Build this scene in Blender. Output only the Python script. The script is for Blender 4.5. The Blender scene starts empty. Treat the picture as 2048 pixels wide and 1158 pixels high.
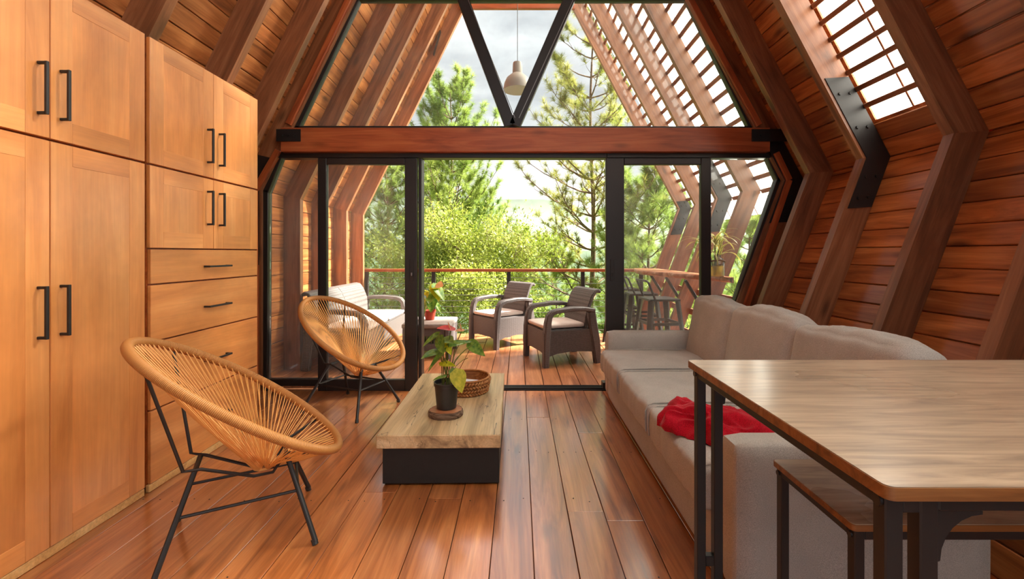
import bpy, math, random
import numpy as np
from mathutils import Matrix, Vector, noise as mnoise

# ------------------------------------------------------------------ camera, world, sun, exposure
SC = bpy.context.scene
COL = SC.collection
F, HC, VX, VY = 870.0, 1.20, 1038.0, 506.0        # focal length in pixels of a 2048 wide frame, eye height, vanishing point
cam_d = bpy.data.cameras.new('camera'); cam = bpy.data.objects.new('camera', cam_d); COL.objects.link(cam)
cam.location = (0, 0, HC); cam.rotation_euler = (math.pi/2, 0, 0)
cam_d.sensor_width = 36.0; cam_d.lens = 36.0*F/2048
cam_d.shift_x = (1024-VX)/2048; cam_d.shift_y = (VY-579)/2048
cam_d.clip_start = 0.02; cam_d.clip_end = 6000
SC.camera = cam

SKY = 0.40
SUN = 15.0
EXPOSURE = 1.3
w = bpy.data.worlds.new('sky'); SC.world = w; w.use_nodes = True
nt = w.node_tree; nt.nodes.clear()
def N(tree, t, **k):
    n = tree.nodes.new(t)
    for a, b in k.items():
        if a == 'inp':
            for i, v in b.items(): n.inputs[i].default_value = v
        else: setattr(n, a, b)
    return n
tc = N(nt, 'ShaderNodeTexCoord')
sep = N(nt, 'ShaderNodeSeparateXYZ'); nt.links.new(tc.outputs['Generated'], sep.inputs[0])
mp = N(nt, 'ShaderNodeMapping', inp={'Scale': (1.6, 1.6, 4.0)}); nt.links.new(tc.outputs['Generated'], mp.inputs[0])
no = N(nt, 'ShaderNodeTexNoise', inp={'Scale': 2.6, 'Detail': 7.0, 'Roughness': 0.55, 'Distortion': 0.4}); nt.links.new(mp.outputs[0], no.inputs['Vector'])
rp = N(nt, 'ShaderNodeValToRGB'); nt.links.new(no.outputs['Fac'], rp.inputs[0])
rp.color_ramp.elements[0].position = 0.36; rp.color_ramp.elements[0].color = (0.56, 0.58, 0.61, 1)
rp.color_ramp.elements[1].position = 0.66; rp.color_ramp.elements[1].color = (0.92, 0.93, 0.94, 1)
# overcast gradient: zenith brighter than horizon
mr = N(nt, 'ShaderNodeMapRange', inp={'From Min': 0.0, 'From Max': 1.0, 'To Min': 1.0, 'To Max': 2.0}); nt.links.new(sep.outputs[2], mr.inputs[0])
mx = N(nt, 'ShaderNodeVectorMath', operation='SCALE'); nt.links.new(rp.outputs[0], mx.inputs[0]); nt.links.new(mr.outputs[0], mx.inputs['Scale'])
bg = N(nt, 'ShaderNodeBackground', inp={'Strength': SKY}); nt.links.new(mx.outputs[0], bg.inputs[0])
ow = N(nt, 'ShaderNodeOutputWorld'); nt.links.new(bg.outputs[0], ow.inputs[0])

sun_d = bpy.data.lights.new('sun', 'SUN'); sun = bpy.data.objects.new('sun', sun_d); COL.objects.link(sun)
sun_d.energy = SUN; sun_d.angle = math.radians(6); sun_d.color = (1.0, 0.93, 0.82)
sun.rotation_euler = Vector((0.74, 0.30, 0.66)).to_track_quat('Z', 'Y').to_euler()

SC.view_settings.view_transform = 'Standard'; SC.view_settings.look = 'None'
SC.view_settings.exposure = EXPOSURE; SC.view_settings.gamma = 1.0; SC.view_settings.use_curve_mapping = False
cy = SC.cycles
cy.use_denoising = True; cy.max_bounces = 10; cy.diffuse_bounces = 6; cy.glossy_bounces = 4; cy.transmission_bounces = 6
cy.transparent_max_bounces = 24; cy.volume_bounces = 1; cy.caustics_reflective = False; cy.caustics_refractive = False
cy.sample_clamp_indirect = 6.0

# ------------------------------------------------------------------ materials
def srgb(*c):
    return tuple((x/255/12.92 if x/255 <= .04045 else ((x/255+.055)/1.055)**2.4) for x in c) + (1,)
MATS = {}
def new_mat(name):
    m = bpy.data.materials.new(name); m.use_nodes = True; m.node_tree.nodes.clear(); MATS[name] = m
    return m, m.node_tree, N(m.node_tree, 'ShaderNodeOutputMaterial')
def ramp(t, stops):
    r = N(t, 'ShaderNodeValToRGB'); e = r.color_ramp.elements
    while len(e) < len(stops): e.new(0.5)
    for i, (p, c) in enumerate(stops): e[i].position = p; e[i].color = c
    return r
def mixc(t, a, b, fac, blend='MIX'):
    m = N(t, 'ShaderNodeMix', data_type='RGBA', blend_type=blend)
    L = t.links.new
    for s, v in ((6, a), (7, b), (0, fac)):
        if hasattr(v, 'links'): L(v, m.inputs[s])
        else: m.inputs[s].default_value = v
    return m.outputs[2]
def objvec(t, scale, rnd=True, coord='Object'):
    c = N(t, 'ShaderNodeTexCoord'); v = c.outputs[coord]
    if rnd:
        oi = N(t, 'ShaderNodeObjectInfo')
        cb = N(t, 'ShaderNodeCombineXYZ')
        for i, k in enumerate((31.0, 17.0, 23.0)):
            q = N(t, 'ShaderNodeMath', operation='MULTIPLY', inp={1: k}); t.links.new(oi.outputs['Random'], q.inputs[0]); t.links.new(q.outputs[0], cb.inputs[i])
        ad = N(t, 'ShaderNodeVectorMath', operation='ADD'); t.links.new(v, ad.inputs[0]); t.links.new(cb.outputs[0], ad.inputs[1]); v = ad.outputs[0]
    outs = []
    for s in scale:
        m = N(t, 'ShaderNodeMapping', inp={'Scale': s}); t.links.new(v, m.inputs[0]); outs.append(m.outputs[0])
    return outs
def wood(name, dark, mid, light, rough=0.42, spec=0.5, coat=0.0, cior=1.5, knots=1.0, vary=0.25, grain=1.0, bump=0.12, worn=0.0, cracks=0.0, streak=0.55, blotch=0.0):
    m, t, out = new_mat(name); L = t.links.new
    va, vb, vk, vw = objvec(t, [(1.1*grain, 11*grain, 11*grain), (3.0, 110, 110), (1.7, 5.5, 5.5), (1.5, 2.2, 2.2)])
    na = N(t, 'ShaderNodeTexNoise', inp={'Scale': 1.0, 'Detail': 5.0, 'Roughness': 0.6, 'Distortion': 1.2}); L(va, na.inputs['Vector'])
    nb = N(t, 'ShaderNodeTexNoise', inp={'Scale': 1.0, 'Detail': 2.0}); L(vb, nb.inputs['Vector'])
    r = ramp(t, [(0.30, dark), (0.5, mid), (0.72, light)]); L(na.outputs['Fac'], r.inputs[0])
    st = N(t, 'ShaderNodeMapRange', inp={'From Min': 0.3, 'From Max': 0.7, 'To Min': 0.72, 'To Max': 1.12}); L(nb.outputs['Fac'], st.inputs[0])
    col = mixc(t, r.outputs[0], st.outputs[0], streak, 'MULTIPLY')
    if blotch:
        nl = N(t, 'ShaderNodeTexNoise', inp={'Scale': 1.6, 'Detail': 4.0, 'Roughness': 0.6}); L(vw, nl.inputs['Vector'])
        bl_ = N(t, 'ShaderNodeMapRange', inp={'From Min': 0.3, 'From Max': 0.7, 'To Min': 1-blotch, 'To Max': 1+blotch}); L(nl.outputs['Fac'], bl_.inputs[0])
        col = mixc(t, col, bl_.outputs[0], 1.0, 'MULTIPLY')
    if knots > 0:
        vo = N(t, 'ShaderNodeTexVoronoi', inp={'Scale': 1.0, 'Randomness': 1.0}); L(vk, vo.inputs['Vector'])
        kr = N(t, 'ShaderNodeMapRange', inp={'From Min': 0.05, 'From Max': 0.17, 'To Min': 0.75*knots, 'To Max': 0.0}); L(vo.outputs['Distance'], kr.inputs[0])
        col = mixc(t, col, tuple(x*0.25 for x in dark[:3])+(1,), kr.outputs[0])
    if cracks > 0:
        vc, = objvec(t, [(0.5, 5.0, 5.0)], rnd=False)
        nd = N(t, 'ShaderNodeTexNoise', inp={'Scale': 2.0, 'Detail': 3.0}); L(vc, nd.inputs['Vector'])
        wv = N(t, 'ShaderNodeMapRange', inp={'From Min': 0.496, 'From Max': 0.5, 'To Min': 0.0, 'To Max': 1.0}); L(nd.outputs['Fac'], wv.inputs[0])
        wv2 = N(t, 'ShaderNodeMapRange', inp={'From Min': 0.5, 'From Max': 0.504, 'To Min': 1.0, 'To Max': 0.0}); L(nd.outputs['Fac'], wv2.inputs[0])
        mm = N(t, 'ShaderNodeMath', operation='MULTIPLY'); L(wv.outputs[0], mm.inputs[0]); L(wv2.outputs[0], mm.inputs[1])
        m2 = N(t, 'ShaderNodeMath', operation='MULTIPLY', inp={1: cracks}); L(mm.outputs[0], m2.inputs[0])
        col = mixc(t, col, (0.03, 0.024, 0.018, 1), m2.outputs[0])
    oi = N(t, 'ShaderNodeObjectInfo')
    vr = N(t, 'ShaderNodeMapRange', inp={'To Min': 1-vary, 'To Max': 1+vary}); L(oi.outputs['Random'], vr.inputs[0])
    hs = N(t, 'ShaderNodeHueSaturation'); L(col, hs.inputs['Color']); L(vr.outputs[0], hs.inputs['Value'])
    nw = N(t, 'ShaderNodeTexNoise', inp={'Scale': 1.0, 'Detail': 4.0}); L(vw, nw.inputs['Vector'])
    rr = N(t, 'ShaderNodeMapRange', inp={'From Min': 0.3, 'From Max': 0.7, 'To Min': rough*0.8, 'To Max': rough*1.25}); L(nw.outputs['Fac'], rr.inputs[0])
    b = N(t, 'ShaderNodeBsdfPrincipled', inp={'Specular IOR Level': spec, 'Coat Weight': coat, 'Coat Roughness': 0.17, 'Coat IOR': cior})
    L(hs.outputs[0], b.inputs['Base Color']); L(rr.outputs[0], b.inputs['Roughness'])
    bp = N(t, 'ShaderNodeBump', inp={'Strength': bump, 'Distance': 0.004}); L(nb.outputs['Fac'], bp.inputs['Height']); L(bp.outputs[0], b.inputs['Normal'])
    L(b.outputs[0], out.inputs[0])
    return m
def plain(name, c, rough=0.5, metal=0.0, spec=0.5, noise=0.0, nscale=20.0, bump=0.0, sheen=0.0):
    m, t, out = new_mat(name); L = t.links.new
    b = N(t, 'ShaderNodeBsdfPrincipled', inp={'Base Color': c, 'Roughness': rough, 'Metallic': metal, 'Specular IOR Level': spec, 'Sheen Weight': sheen})
    if noise or bump:
        v, = objvec(t, [(1, 1, 1)])
        n = N(t, 'ShaderNodeTexNoise', inp={'Scale': nscale, 'Detail': 4.0}); L(v, n.inputs['Vector'])
        if noise:
            mr = N(t, 'ShaderNodeMapRange', inp={'From Min': 0.3, 'From Max': 0.7, 'To Min': 1-noise, 'To Max': 1+noise}); L(n.outputs['Fac'], mr.inputs[0])
            L(mixc(t, c, mr.outputs[0], 1.0, 'MULTIPLY'), b.inputs['Base Color'])
        if bump:
            bp = N(t, 'ShaderNodeBump', inp={'Strength': bump, 'Distance': 0.01}); L(n.outputs['Fac'], bp.inputs['Height']); L(bp.outputs[0], b.inputs['Normal'])
    L(b.outputs[0], out.inputs[0]); return m
def fabric(name, c, c2, scale=900.0, rough=0.95, bump=0.35):
    m, t, out = new_mat(name); L = t.links.new
    va, vb = objvec(t, [(1, 1, 1), (scale, scale, scale)])
    n1 = N(t, 'ShaderNodeTexNoise', inp={'Scale': 1.0, 'Detail': 1.0}); L(vb, n1.inputs['Vector'])
    n2 = N(t, 'ShaderNodeTexNoise', inp={'Scale': 7.0, 'Detail': 5.0}); L(va, n2.inputs['Vector'])
    r = ramp(t, [(0.32, c2), (0.68, c)]); L(n1.outputs['Fac'], r.inputs[0])
    mr = N(t, 'ShaderNodeMapRange', inp={'From Min': 0.3, 'From Max': 0.7, 'To Min': 0.92, 'To Max': 1.06}); L(n2.outputs['Fac'], mr.inputs[0])
    b = N(t, 'ShaderNodeBsdfPrincipled', inp={'Roughness': rough, 'Specular IOR Level': 0.15, 'Sheen Weight': 0.15})
    L(mixc(t, r.outputs[0], mr.outputs[0], 1.0, 'MULTIPLY'), b.inputs['Base Color'])
    bp = N(t, 'ShaderNodeBump', inp={'Strength': bump, 'Distance': 0.001}); L(n1.outputs['Fac'], bp.inputs['Height']); L(bp.outputs[0], b.inputs['Normal'])
    L(b.outputs[0], out.inputs[0]); return m
def wicker(name, c, c2):
    m, t, out = new_mat(name); L = t.links.new
    v, = objvec(t, [(62, 62, 95)], rnd=False)
    vo = N(t, 'ShaderNodeTexVoronoi', inp={'Scale': 1.0, 'Randomness': 0.12}); L(v, vo.inputs['Vector'])
    r = ramp(t, [(0.25, c), (0.75, c2)]); L(vo.outputs['Distance'], r.inputs[0])
    b = N(t, 'ShaderNodeBsdfPrincipled', inp={'Roughness': 0.5, 'Specular IOR Level': 0.4}); L(r.outputs[0], b.inputs['Base Color'])
    bp = N(t, 'ShaderNodeBump', inp={'Strength': 0.8, 'Distance': 0.004}); bp.invert = True; L(vo.outputs['Distance'], bp.inputs['Height']); L(bp.outputs[0], b.inputs['Normal'])
    L(b.outputs[0], out.inputs[0]); return m
def glass(name, veil=0.06, refl=0.7, tint=(0.96, 0.98, 0.97, 1)):
    m, t, out = new_mat(name); L = t.links.new
    tr = N(t, 'ShaderNodeBsdfTransparent', inp={0: tint}); gl = N(t, 'ShaderNodeBsdfGlossy', inp={'Roughness': 0.02})
    di = N(t, 'ShaderNodeBsdfDiffuse', inp={0: (0.8, 0.8, 0.8, 1)}); tl = N(t, 'ShaderNodeBsdfTranslucent', inp={0: (0.8, 0.8, 0.8, 1)})
    a = N(t, 'ShaderNodeMixShader', inp={0: 0.5}); L(di.outputs[0], a.inputs[1]); L(tl.outputs[0], a.inputs[2])
    v, = objvec(t, [(1.2, 1.2, 1.2)]); n = N(t, 'ShaderNodeTexNoise', inp={'Scale': 1.6, 'Detail': 5.0, 'Roughness': 0.6}); L(v, n.inputs['Vector'])
    mr = N(t, 'ShaderNodeMapRange', inp={'From Min': 0.35, 'From Max': 0.75, 'To Min': veil*0.3, 'To Max': veil*2.0}); L(n.outputs['Fac'], mr.inputs[0])  # uneven whitish veil mixed into the glass stands in for hazy reflection
    b = N(t, 'ShaderNodeMixShader'); L(mr.outputs[0], b.inputs[0]); L(tr.outputs[0], b.inputs[1]); L(a.outputs[0], b.inputs[2])
    fr = N(t, 'ShaderNodeFresnel', inp={0: 1.45}); mu = N(t, 'ShaderNodeMath', operation='MULTIPLY', inp={1: refl}); L(fr.outputs[0], mu.inputs[0])
    c = N(t, 'ShaderNodeMixShader'); L(mu.outputs[0], c.inputs[0]); L(b.outputs[0], c.inputs[1]); L(gl.outputs[0], c.inputs[2])
    L(c.outputs[0], out.inputs[0]); return m
def leafmat(name, c, c2, trans=0.45, rough=0.55, nscale=3.0, spec=0.35):
    m, t, out = new_mat(name); L = t.links.new
    v, = objvec(t, [(1, 1, 1)]); n = N(t, 'ShaderNodeTexNoise', inp={'Scale': nscale, 'Detail': 3.0}); L(v, n.inputs['Vector'])
    r = ramp(t, [(0.35, c), (0.65, c2)]); L(n.outputs['Fac'], r.inputs[0])
    b = N(t, 'ShaderNodeBsdfPrincipled', inp={'Roughness': rough, 'Specular IOR Level': spec}); tl = N(t, 'ShaderNodeBsdfTranslucent')
    L(r.outputs[0], b.inputs['Base Color']); L(mixc(t, r.outputs[0], (1.05, 1.06, 0.78, 1), 1.0, 'MULTIPLY'), tl.inputs[0])
    s = N(t, 'ShaderNodeMixShader', inp={0: trans}); L(b.outputs[0], s.inputs[1]); L(tl.outputs[0], s.inputs[2]); L(s.outputs[0], out.inputs[0]); return m

M_FLOOR = wood('floor_pine', srgb(122, 66, 30), srgb(178, 106, 54), srgb(208, 140, 82), rough=0.36, spec=0.6, coat=1.0, cior=2.1, knots=0.8, vary=0.13, bump=0.10)
M_DECK = wood('deck_wood', srgb(126, 74, 44), srgb(172, 108, 68), srgb(200, 138, 94), rough=0.38, spec=0.55, coat=0.15, knots=0.5, vary=0.18)
M_BOARD = wood('stained_board', srgb(118, 66, 34), srgb(172, 104, 56), srgb(204, 138, 82), rough=0.36, coat=0.2, knots=1.0, vary=0.24)
M_RAFT = wood('stained_rafter', srgb(104, 64, 42), srgb(138, 88, 58), srgb(166, 114, 80), rough=0.42, coat=0.1, knots=0.8, vary=0.16)
M_BEAM = wood('header_wood', srgb(140, 66, 34), srgb(176, 90, 50), srgb(194, 110, 64), rough=0.4, knots=0.6, vary=0.08)
M_CAB = wood('cabinet_wood', srgb(198, 124, 64), srgb(217, 143, 78), srgb(229, 160, 95), rough=0.36, coat=0.3, knots=0.0, vary=0.07, grain=0.55, bump=0.02, streak=0.22, blotch=0.16)
M_CABD = wood('cabinet_carcass', srgb(110, 48, 16), srgb(150, 70, 26), srgb(170, 88, 36), rough=0.5, knots=0.0, vary=0.05)
M_PALE = wood('pale_strip', srgb(200, 150, 90), srgb(222, 176, 112), srgb(236, 196, 136), rough=0.5, knots=0.0, vary=0.08)
M_SLAB = wood('blond_slab', srgb(138, 114, 84), srgb(206, 178, 134), srgb(228, 208, 168), rough=0.42, coat=0.1, knots=0.5, vary=0.02, grain=0.6, cracks=0.9)
M_SLABE = wood('live_edge', srgb(120, 62, 34), srgb(176, 110, 72), srgb(208, 150, 110), rough=0.4, knots=0.3, vary=0.02, bump=0.4)
M_OAK = wood('rustic_top', srgb(140, 122, 104), srgb(176, 153, 128), srgb(202, 180, 152), rough=0.34, spec=0.5, coat=0.5, knots=0.0, vary=0.03, grain=3.0, bump=0.05, streak=0.3)
M_EDGE = wood('rustic_edge', srgb(92, 56, 26), srgb(134, 84, 40), srgb(160, 108, 58), rough=0.45, knots=0.0, vary=0.03, grain=2.0)
M_RAIL = wood('rail_wood', srgb(110, 54, 24), srgb(150, 80, 40), srgb(172, 100, 56), rough=0.4, knots=0.3, vary=0.05)
M_BARK = wood('pine_bark', srgb(70, 54, 44), srgb(120, 98, 82), srgb(160, 138, 118), rough=0.9, spec=0.1, knots=0.0, vary=0.1, grain=3, bump=0.8)
M_BLACK = plain('black_aluminium', srgb(36, 33, 32), rough=0.38, spec=0.5)
M_STEEL = plain('black_steel', srgb(30, 28, 28), rough=0.45, spec=0.5, noise=0.15, nscale=8)
M_BASE = plain('black_table_base', srgb(26, 24, 23), rough=0.6, noise=0.12, nscale=30)
M_CHROME = plain('zinc_bolt', srgb(150, 150, 150), rough=0.35, metal=0.9)
M_CORD = plain('tan_cord', srgb(236, 178, 104), rough=0.5, spec=0.4)
M_SOFA = fabric('taupe_linen', srgb(196, 194, 188), srgb(160, 158, 153), scale=420)
M_RED = fabric('red_fleece', srgb(190, 14, 40), srgb(150, 6, 26), scale=260, bump=0.6)
M_CUSH = fabric('beige_cushion', srgb(226, 212, 202), srgb(206, 190, 180), scale=500)
M_WICK = wicker('brown_wicker', srgb(114, 106, 104), srgb(54, 49, 48))
M_GLASS = glass('window_glass', 0.035)
M_DGLASS = glass('door_glass', 0.075, 0.9)
M_JAR = glass('jar_glass', 0.03, 1.0, (0.93, 0.96, 0.93, 1))
M_POTB = plain('black_nursery_pot', srgb(46, 44, 42), rough=0.4, noise=0.5, nscale=9)
M_POTR = plain('terracotta', srgb(176, 62, 36), rough=0.7, noise=0.12)
M_SOIL = plain('potting_soil', srgb(54, 38, 28), rough=0.95, noise=0.4, nscale=60, bump=0.8)
M_CLOTH = plain('paper', srgb(226, 226, 226), rough=0.8)
M_LAMP = plain('lamp_shade', srgb(160, 152, 140), rough=0.5)
M_LAMPI = plain('lamp_inner', srgb(238, 226, 208), rough=0.6)
M_BASK = wood('basket_weave', srgb(120, 72, 34), srgb(166, 108, 58), srgb(196, 140, 84), rough=0.6, knots=0, vary=0.2, grain=3)
M_ROPE = plain('rope', srgb(120, 82, 52), rough=0.9, noise=0.3, nscale=200, bump=0.8)
M_LEAF = leafmat('anthurium_leaf', srgb(72, 116, 44), srgb(136, 164, 66), trans=0.25, rough=0.3, nscale=6, spec=0.6)
M_LEAFY = leafmat('yellowing_leaf', srgb(176, 180, 30), srgb(214, 206, 60), trans=0.35, rough=0.35, nscale=6, spec=0.5)
M_STEM = leafmat('plant_stem', srgb(96, 116, 50), srgb(128, 120, 60), trans=0.1)
M_SPATHE = leafmat('red_spathe', srgb(206, 50, 46), srgb(226, 84, 72), trans=0.3, rough=0.25, spec=0.6)
M_SPATHP = leafmat('peach_spathe', srgb(226, 160, 110), srgb(232, 180, 136), trans=0.3)
M_NEED = leafmat('pine_needle', srgb(118, 144, 70), srgb(176, 190, 106), trans=0.45, nscale=0.5)
M_NEED2 = leafmat('dry_pine_needle', srgb(132, 140, 66), srgb(176, 172, 98), trans=0.45, nscale=0.5)
M_BROAD = leafmat('yellow_green_leaf', srgb(122, 140, 48), srgb(182, 188, 98), trans=0.34, nscale=1.2)
M_BUSH = leafmat('bush_leaf', srgb(104, 132, 52), srgb(168, 180, 98), trans=0.42, nscale=0.8)
M_HILL = plain('forest_hill', srgb(74, 96, 66), rough=1.0, spec=0.0, noise=0.4, nscale=0.02)
M_GRASS = plain('hillside_grass', srgb(112, 140, 62), rough=1.0, spec=0.0, noise=0.35, nscale=0.6)

# translucent roof sheet
m, t, out = new_mat('translucent_sheet'); L = t.links.new
v, = objvec(t, [(1, 1, 1)], rnd=False); n = N(t, 'ShaderNodeTexNoise', inp={'Scale': 55.0, 'Detail': 3.0}); L(v, n.inputs['Vector'])
r = ramp(t, [(0.3, (0.74, 0.74, 0.71, 1)), (0.7, (0.93, 0.93, 0.90, 1))]); L(n.outputs['Fac'], r.inputs[0])
tl = N(t, 'ShaderNodeBsdfTranslucent'); L(r.outputs[0], tl.inputs[0])
tr = N(t, 'ShaderNodeBsdfTransparent', inp={0: (0.9, 0.9, 0.88, 1)})
s = N(t, 'ShaderNodeMixShader', inp={0: 0.16}); L(tl.outputs[0], s.inputs[1]); L(tr.outputs[0], s.inputs[2]); L(s.outputs[0], out.inputs[0])
M_SHEET = m
# variegated strap leaf (uv u across the blade)
m, t, out = new_mat('variegated_leaf'); L = t.links.new
uv = N(t, 'ShaderNodeTexCoord'); sx = N(t, 'ShaderNodeSeparateXYZ'); L(uv.outputs['UV'], sx.inputs[0])
r = ramp(t, [(0.0, srgb(232, 216, 120)), (0.28, srgb(226, 206, 104)), (0.36, srgb(96, 124, 50)), (0.64, srgb(84, 116, 44))]); 
e = r.color_ramp.elements.new(0.72); e.color = srgb(226, 206, 104); L(sx.outputs[0], r.inputs[0])
b = N(t, 'ShaderNodeBsdfPrincipled', inp={'Roughness': 0.4}); L(r.outputs[0], b.inputs['Base Color']); tl = N(t, 'ShaderNodeBsdfTranslucent'); L(r.outputs[0], tl.inputs[0])
s = N(t, 'ShaderNodeMixShader', inp={0: 0.35}); L(b.outputs[0], s.inputs[1]); L(tl.outputs[0], s.inputs[2]); L(s.outputs[0], out.inputs[0]); M_VAR = m
# wrapped rim: fine rings along uv u
m, t, out = new_mat('wrapped_rim'); L = t.links.new
uv = N(t, 'ShaderNodeTexCoord'); mpp = N(t, 'ShaderNodeMapping', inp={'Scale': (1, 0, 0)}); L(uv.outputs['UV'], mpp.inputs[0])
wv = N(t, 'ShaderNodeTexWave', inp={'Scale': 150.0, 'Distortion': 0.0}); L(mpp.outputs[0], wv.inputs['Vector'])
r = ramp(t, [(0.0, srgb(150, 92, 40)), (0.6, srgb(206, 144, 78))]); L(wv.outputs['Fac'], r.inputs[0])
b = N(t, 'ShaderNodeBsdfPrincipled', inp={'Roughness': 0.45}); L(r.outputs[0], b.inputs['Base Color'])
bp = N(t, 'ShaderNodeBump', inp={'Strength': 0.5, 'Distance': 0.003}); L(wv.outputs['Fac'], bp.inputs['Height']); L(bp.outputs[0], b.inputs['Normal']); L(b.outputs[0], out.inputs[0]); M_RIM = m
# amber water in the jar
m, t, out = new_mat('amber_water'); L = t.links.new
tr = N(t, 'ShaderNodeBsdfTransparent', inp={0: (0.9, 0.72, 0.30, 1)}); tl = N(t, 'ShaderNodeBsdfTranslucent', inp={0: (0.9, 0.66, 0.22, 1)})
s = N(t, 'ShaderNodeMixShader', inp={0: 0.4}); L(tr.outputs[0], s.inputs[1]); L(tl.outputs[0], s.inputs[2]); L(s.outputs[0], out.inputs[0]); M_WATER = m

# ------------------------------------------------------------------ mesh building
class MB:
    def __init__(s): s.v = []; s.f = []; s.uv = None
    def add(s, vs, fs, uv=None):
        o = len(s.v); s.v += [tuple(p) for p in vs]; s.f += [tuple(i+o for i in f) for f in fs]
        if uv is not None:
            if s.uv is None: s.uv = [(0, 0)]*o
            s.uv += list(uv)
        elif s.uv is not None: s.uv += [(0, 0)]*len(vs)
        return s
    def box(s, c, d, b=0.0, M=None):
        hx, hy, hz = d[0]/2, d[1]/2, d[2]/2
        b = min(b, hx*.9, hy*.9, hz*.9)
        if b <= 0:
            vs = [(x*hx, y*hy, z*hz) for x in (-1, 1) for y in (-1, 1) for z in (-1, 1)]
            fs = [(0, 1, 3, 2), (4, 6, 7, 5), (0, 4, 5, 1), (2, 3, 7, 6), (0, 2, 6, 4), (1, 5, 7, 3)]
        else:
            vs = []; ix = {}
            for x in (-1, 1):
                for y in (-1, 1):
                    for z in (-1, 1):
                        for a, p in enumerate(((x*hx, y*(hy-b), z*(hz-b)), (x*(hx-b), y*hy, z*(hz-b)), (x*(hx-b), y*(hy-b), z*hz))):
                            ix[x, y, z, a] = len(vs); vs.append(p)
            fs = []
            for a in range(3):
                for q in (-1, 1):
                    o = [k for k in range(3) if k != a]; loop = []
                    for u, w_ in ((-1, -1), (1, -1), (1, 1), (-1, 1)):
                        k = [0, 0, 0]; k[a] = q; k[o[0]] = u; k[o[1]] = w_; loop.append(ix[tuple(k)+(a,)])
                    flip = (q > 0) == (a == 1)
                    fs.append(tuple(reversed(loop)) if flip else tuple(loop))
            for a in range(3):
                o = [k for k in range(3) if k != a]
                for u in (-1, 1):
                    for w_ in (-1, 1):
                        lo = [0, 0, 0]; hi = [0, 0, 0]; lo[a] = -1; hi[a] = 1
                        for k in (lo, hi): k[o[0]] = u; k[o[1]] = w_
                        q = (ix[tuple(lo)+(o[0],)], ix[tuple(hi)+(o[0],)], ix[tuple(hi)+(o[1],)], ix[tuple(lo)+(o[1],)])
                        fs.append(q)
            for x in (-1, 1):
                for y in (-1, 1):
                    for z in (-1, 1): fs.append((ix[x, y, z, 0], ix[x, y, z, 1], ix[x, y, z, 2]))
        vs = [Vector(p)+Vector(c) for p in vs]
        if M is not None: vs = [M @ p for p in vs]
        return s.add(vs, fs)
    def bar(s, p0, p1, w, h, b=0.0, up=(0, 0, 1)):
        M, L_ = axis_matrix(p0, p1, up); return s.box((L_/2, 0, 0), (L_, w, h), b, M)
    def tube(s, pts, r, n=8, closed=False, cap=True, uv=False):
        pts = [Vector(p) for p in pts]; m = len(pts)
        rs = r if isinstance(r, (list, tuple)) else [r]*m
        tan = []
        for i in range(m):
            a = pts[(i-1) % m] if (closed or i > 0) else pts[i]; b = pts[(i+1) % m] if (closed or i < m-1) else pts[i]
            tan.append((b-a).normalized())
        ref = Vector((0, 0, 1)) if abs(tan[0].z) < 0.9 else Vector((1, 0, 0))
        nrm = (ref - tan[0]*ref.dot(tan[0])).normalized(); vs = []; uvs = []
        for i in range(m):
            nrm = (nrm - tan[i]*nrm.dot(tan[i])).normalized(); bn = tan[i].cross(nrm)
            for k in range(n):
                a = 2*math.pi*k/n; vs.append(pts[i] + (nrm*math.cos(a) + bn*math.sin(a))*rs[i]); uvs.append((i/m, k/n))
        fs = []
        for i in range(m if closed else m-1):
            j = (i+1) % m
            for k in range(n): fs.append((i*n+k, i*n+(k+1) % n, j*n+(k+1) % n, j*n+k))
        if cap and not closed: fs.append(tuple(reversed(range(n)))); fs.append(tuple((m-1)*n+k for k in range(n)))
        return s.add(vs, fs, uvs if uv else None)
    def sweep(s, pts, w, h, side=(1, 0, 0)):
        """rectangular section swept along pts; side is the width direction; w, h may be lists"""
        pts = [Vector(p) for p in pts]; m = len(pts); sd = Vector(side).normalized(); vs = []; fs = []
        ws = w if isinstance(w, (list, tuple)) else [w]*m; hs = h if isinstance(h, (list, tuple)) else [h]*m
        for i in range(m):
            tg = (pts[min(i+1, m-1)]-pts[max(i-1, 0)]).normalized(); up = sd.cross(tg).normalized()
            c = 0.22*min(ws[i], hs[i])
            for a, b in ((-1, -1), (1, -1), (1, 1), (-1, 1)):
                hw, hh = ws[i]/2, hs[i]/2
                first = ((a*hw, b*(hh-c)), (a*(hw-c), b*hh)) if a*b < 0 else ((a*(hw-c), b*hh), (a*hw, b*(hh-c)))
                if (a, b) in ((-1, -1),): first = ((a*hw, b*(hh-c)), (a*(hw-c), b*hh))
                elif (a, b) == (1, -1): first = ((a*(hw-c), b*hh), (a*hw, b*(hh-c)))
                elif (a, b) == (1, 1): first = ((a*hw, b*(hh-c)), (a*(hw-c), b*hh))
                else: first = ((a*(hw-c), b*hh), (a*hw, b*(hh-c)))
                for x, y in first: vs.append(pts[i]+sd*x+up*y)
        n = 8
        for i in range(m-1):
            for k in range(n): fs.append((i*n+k, i*n+(k+1) % n, (i+1)*n+(k+1) % n, (i+1)*n+k))
        fs.append(tuple(reversed(range(n)))); fs.append(tuple((m-1)*n+k for k in range(n)))
        return s.add(vs, fs)
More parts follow.
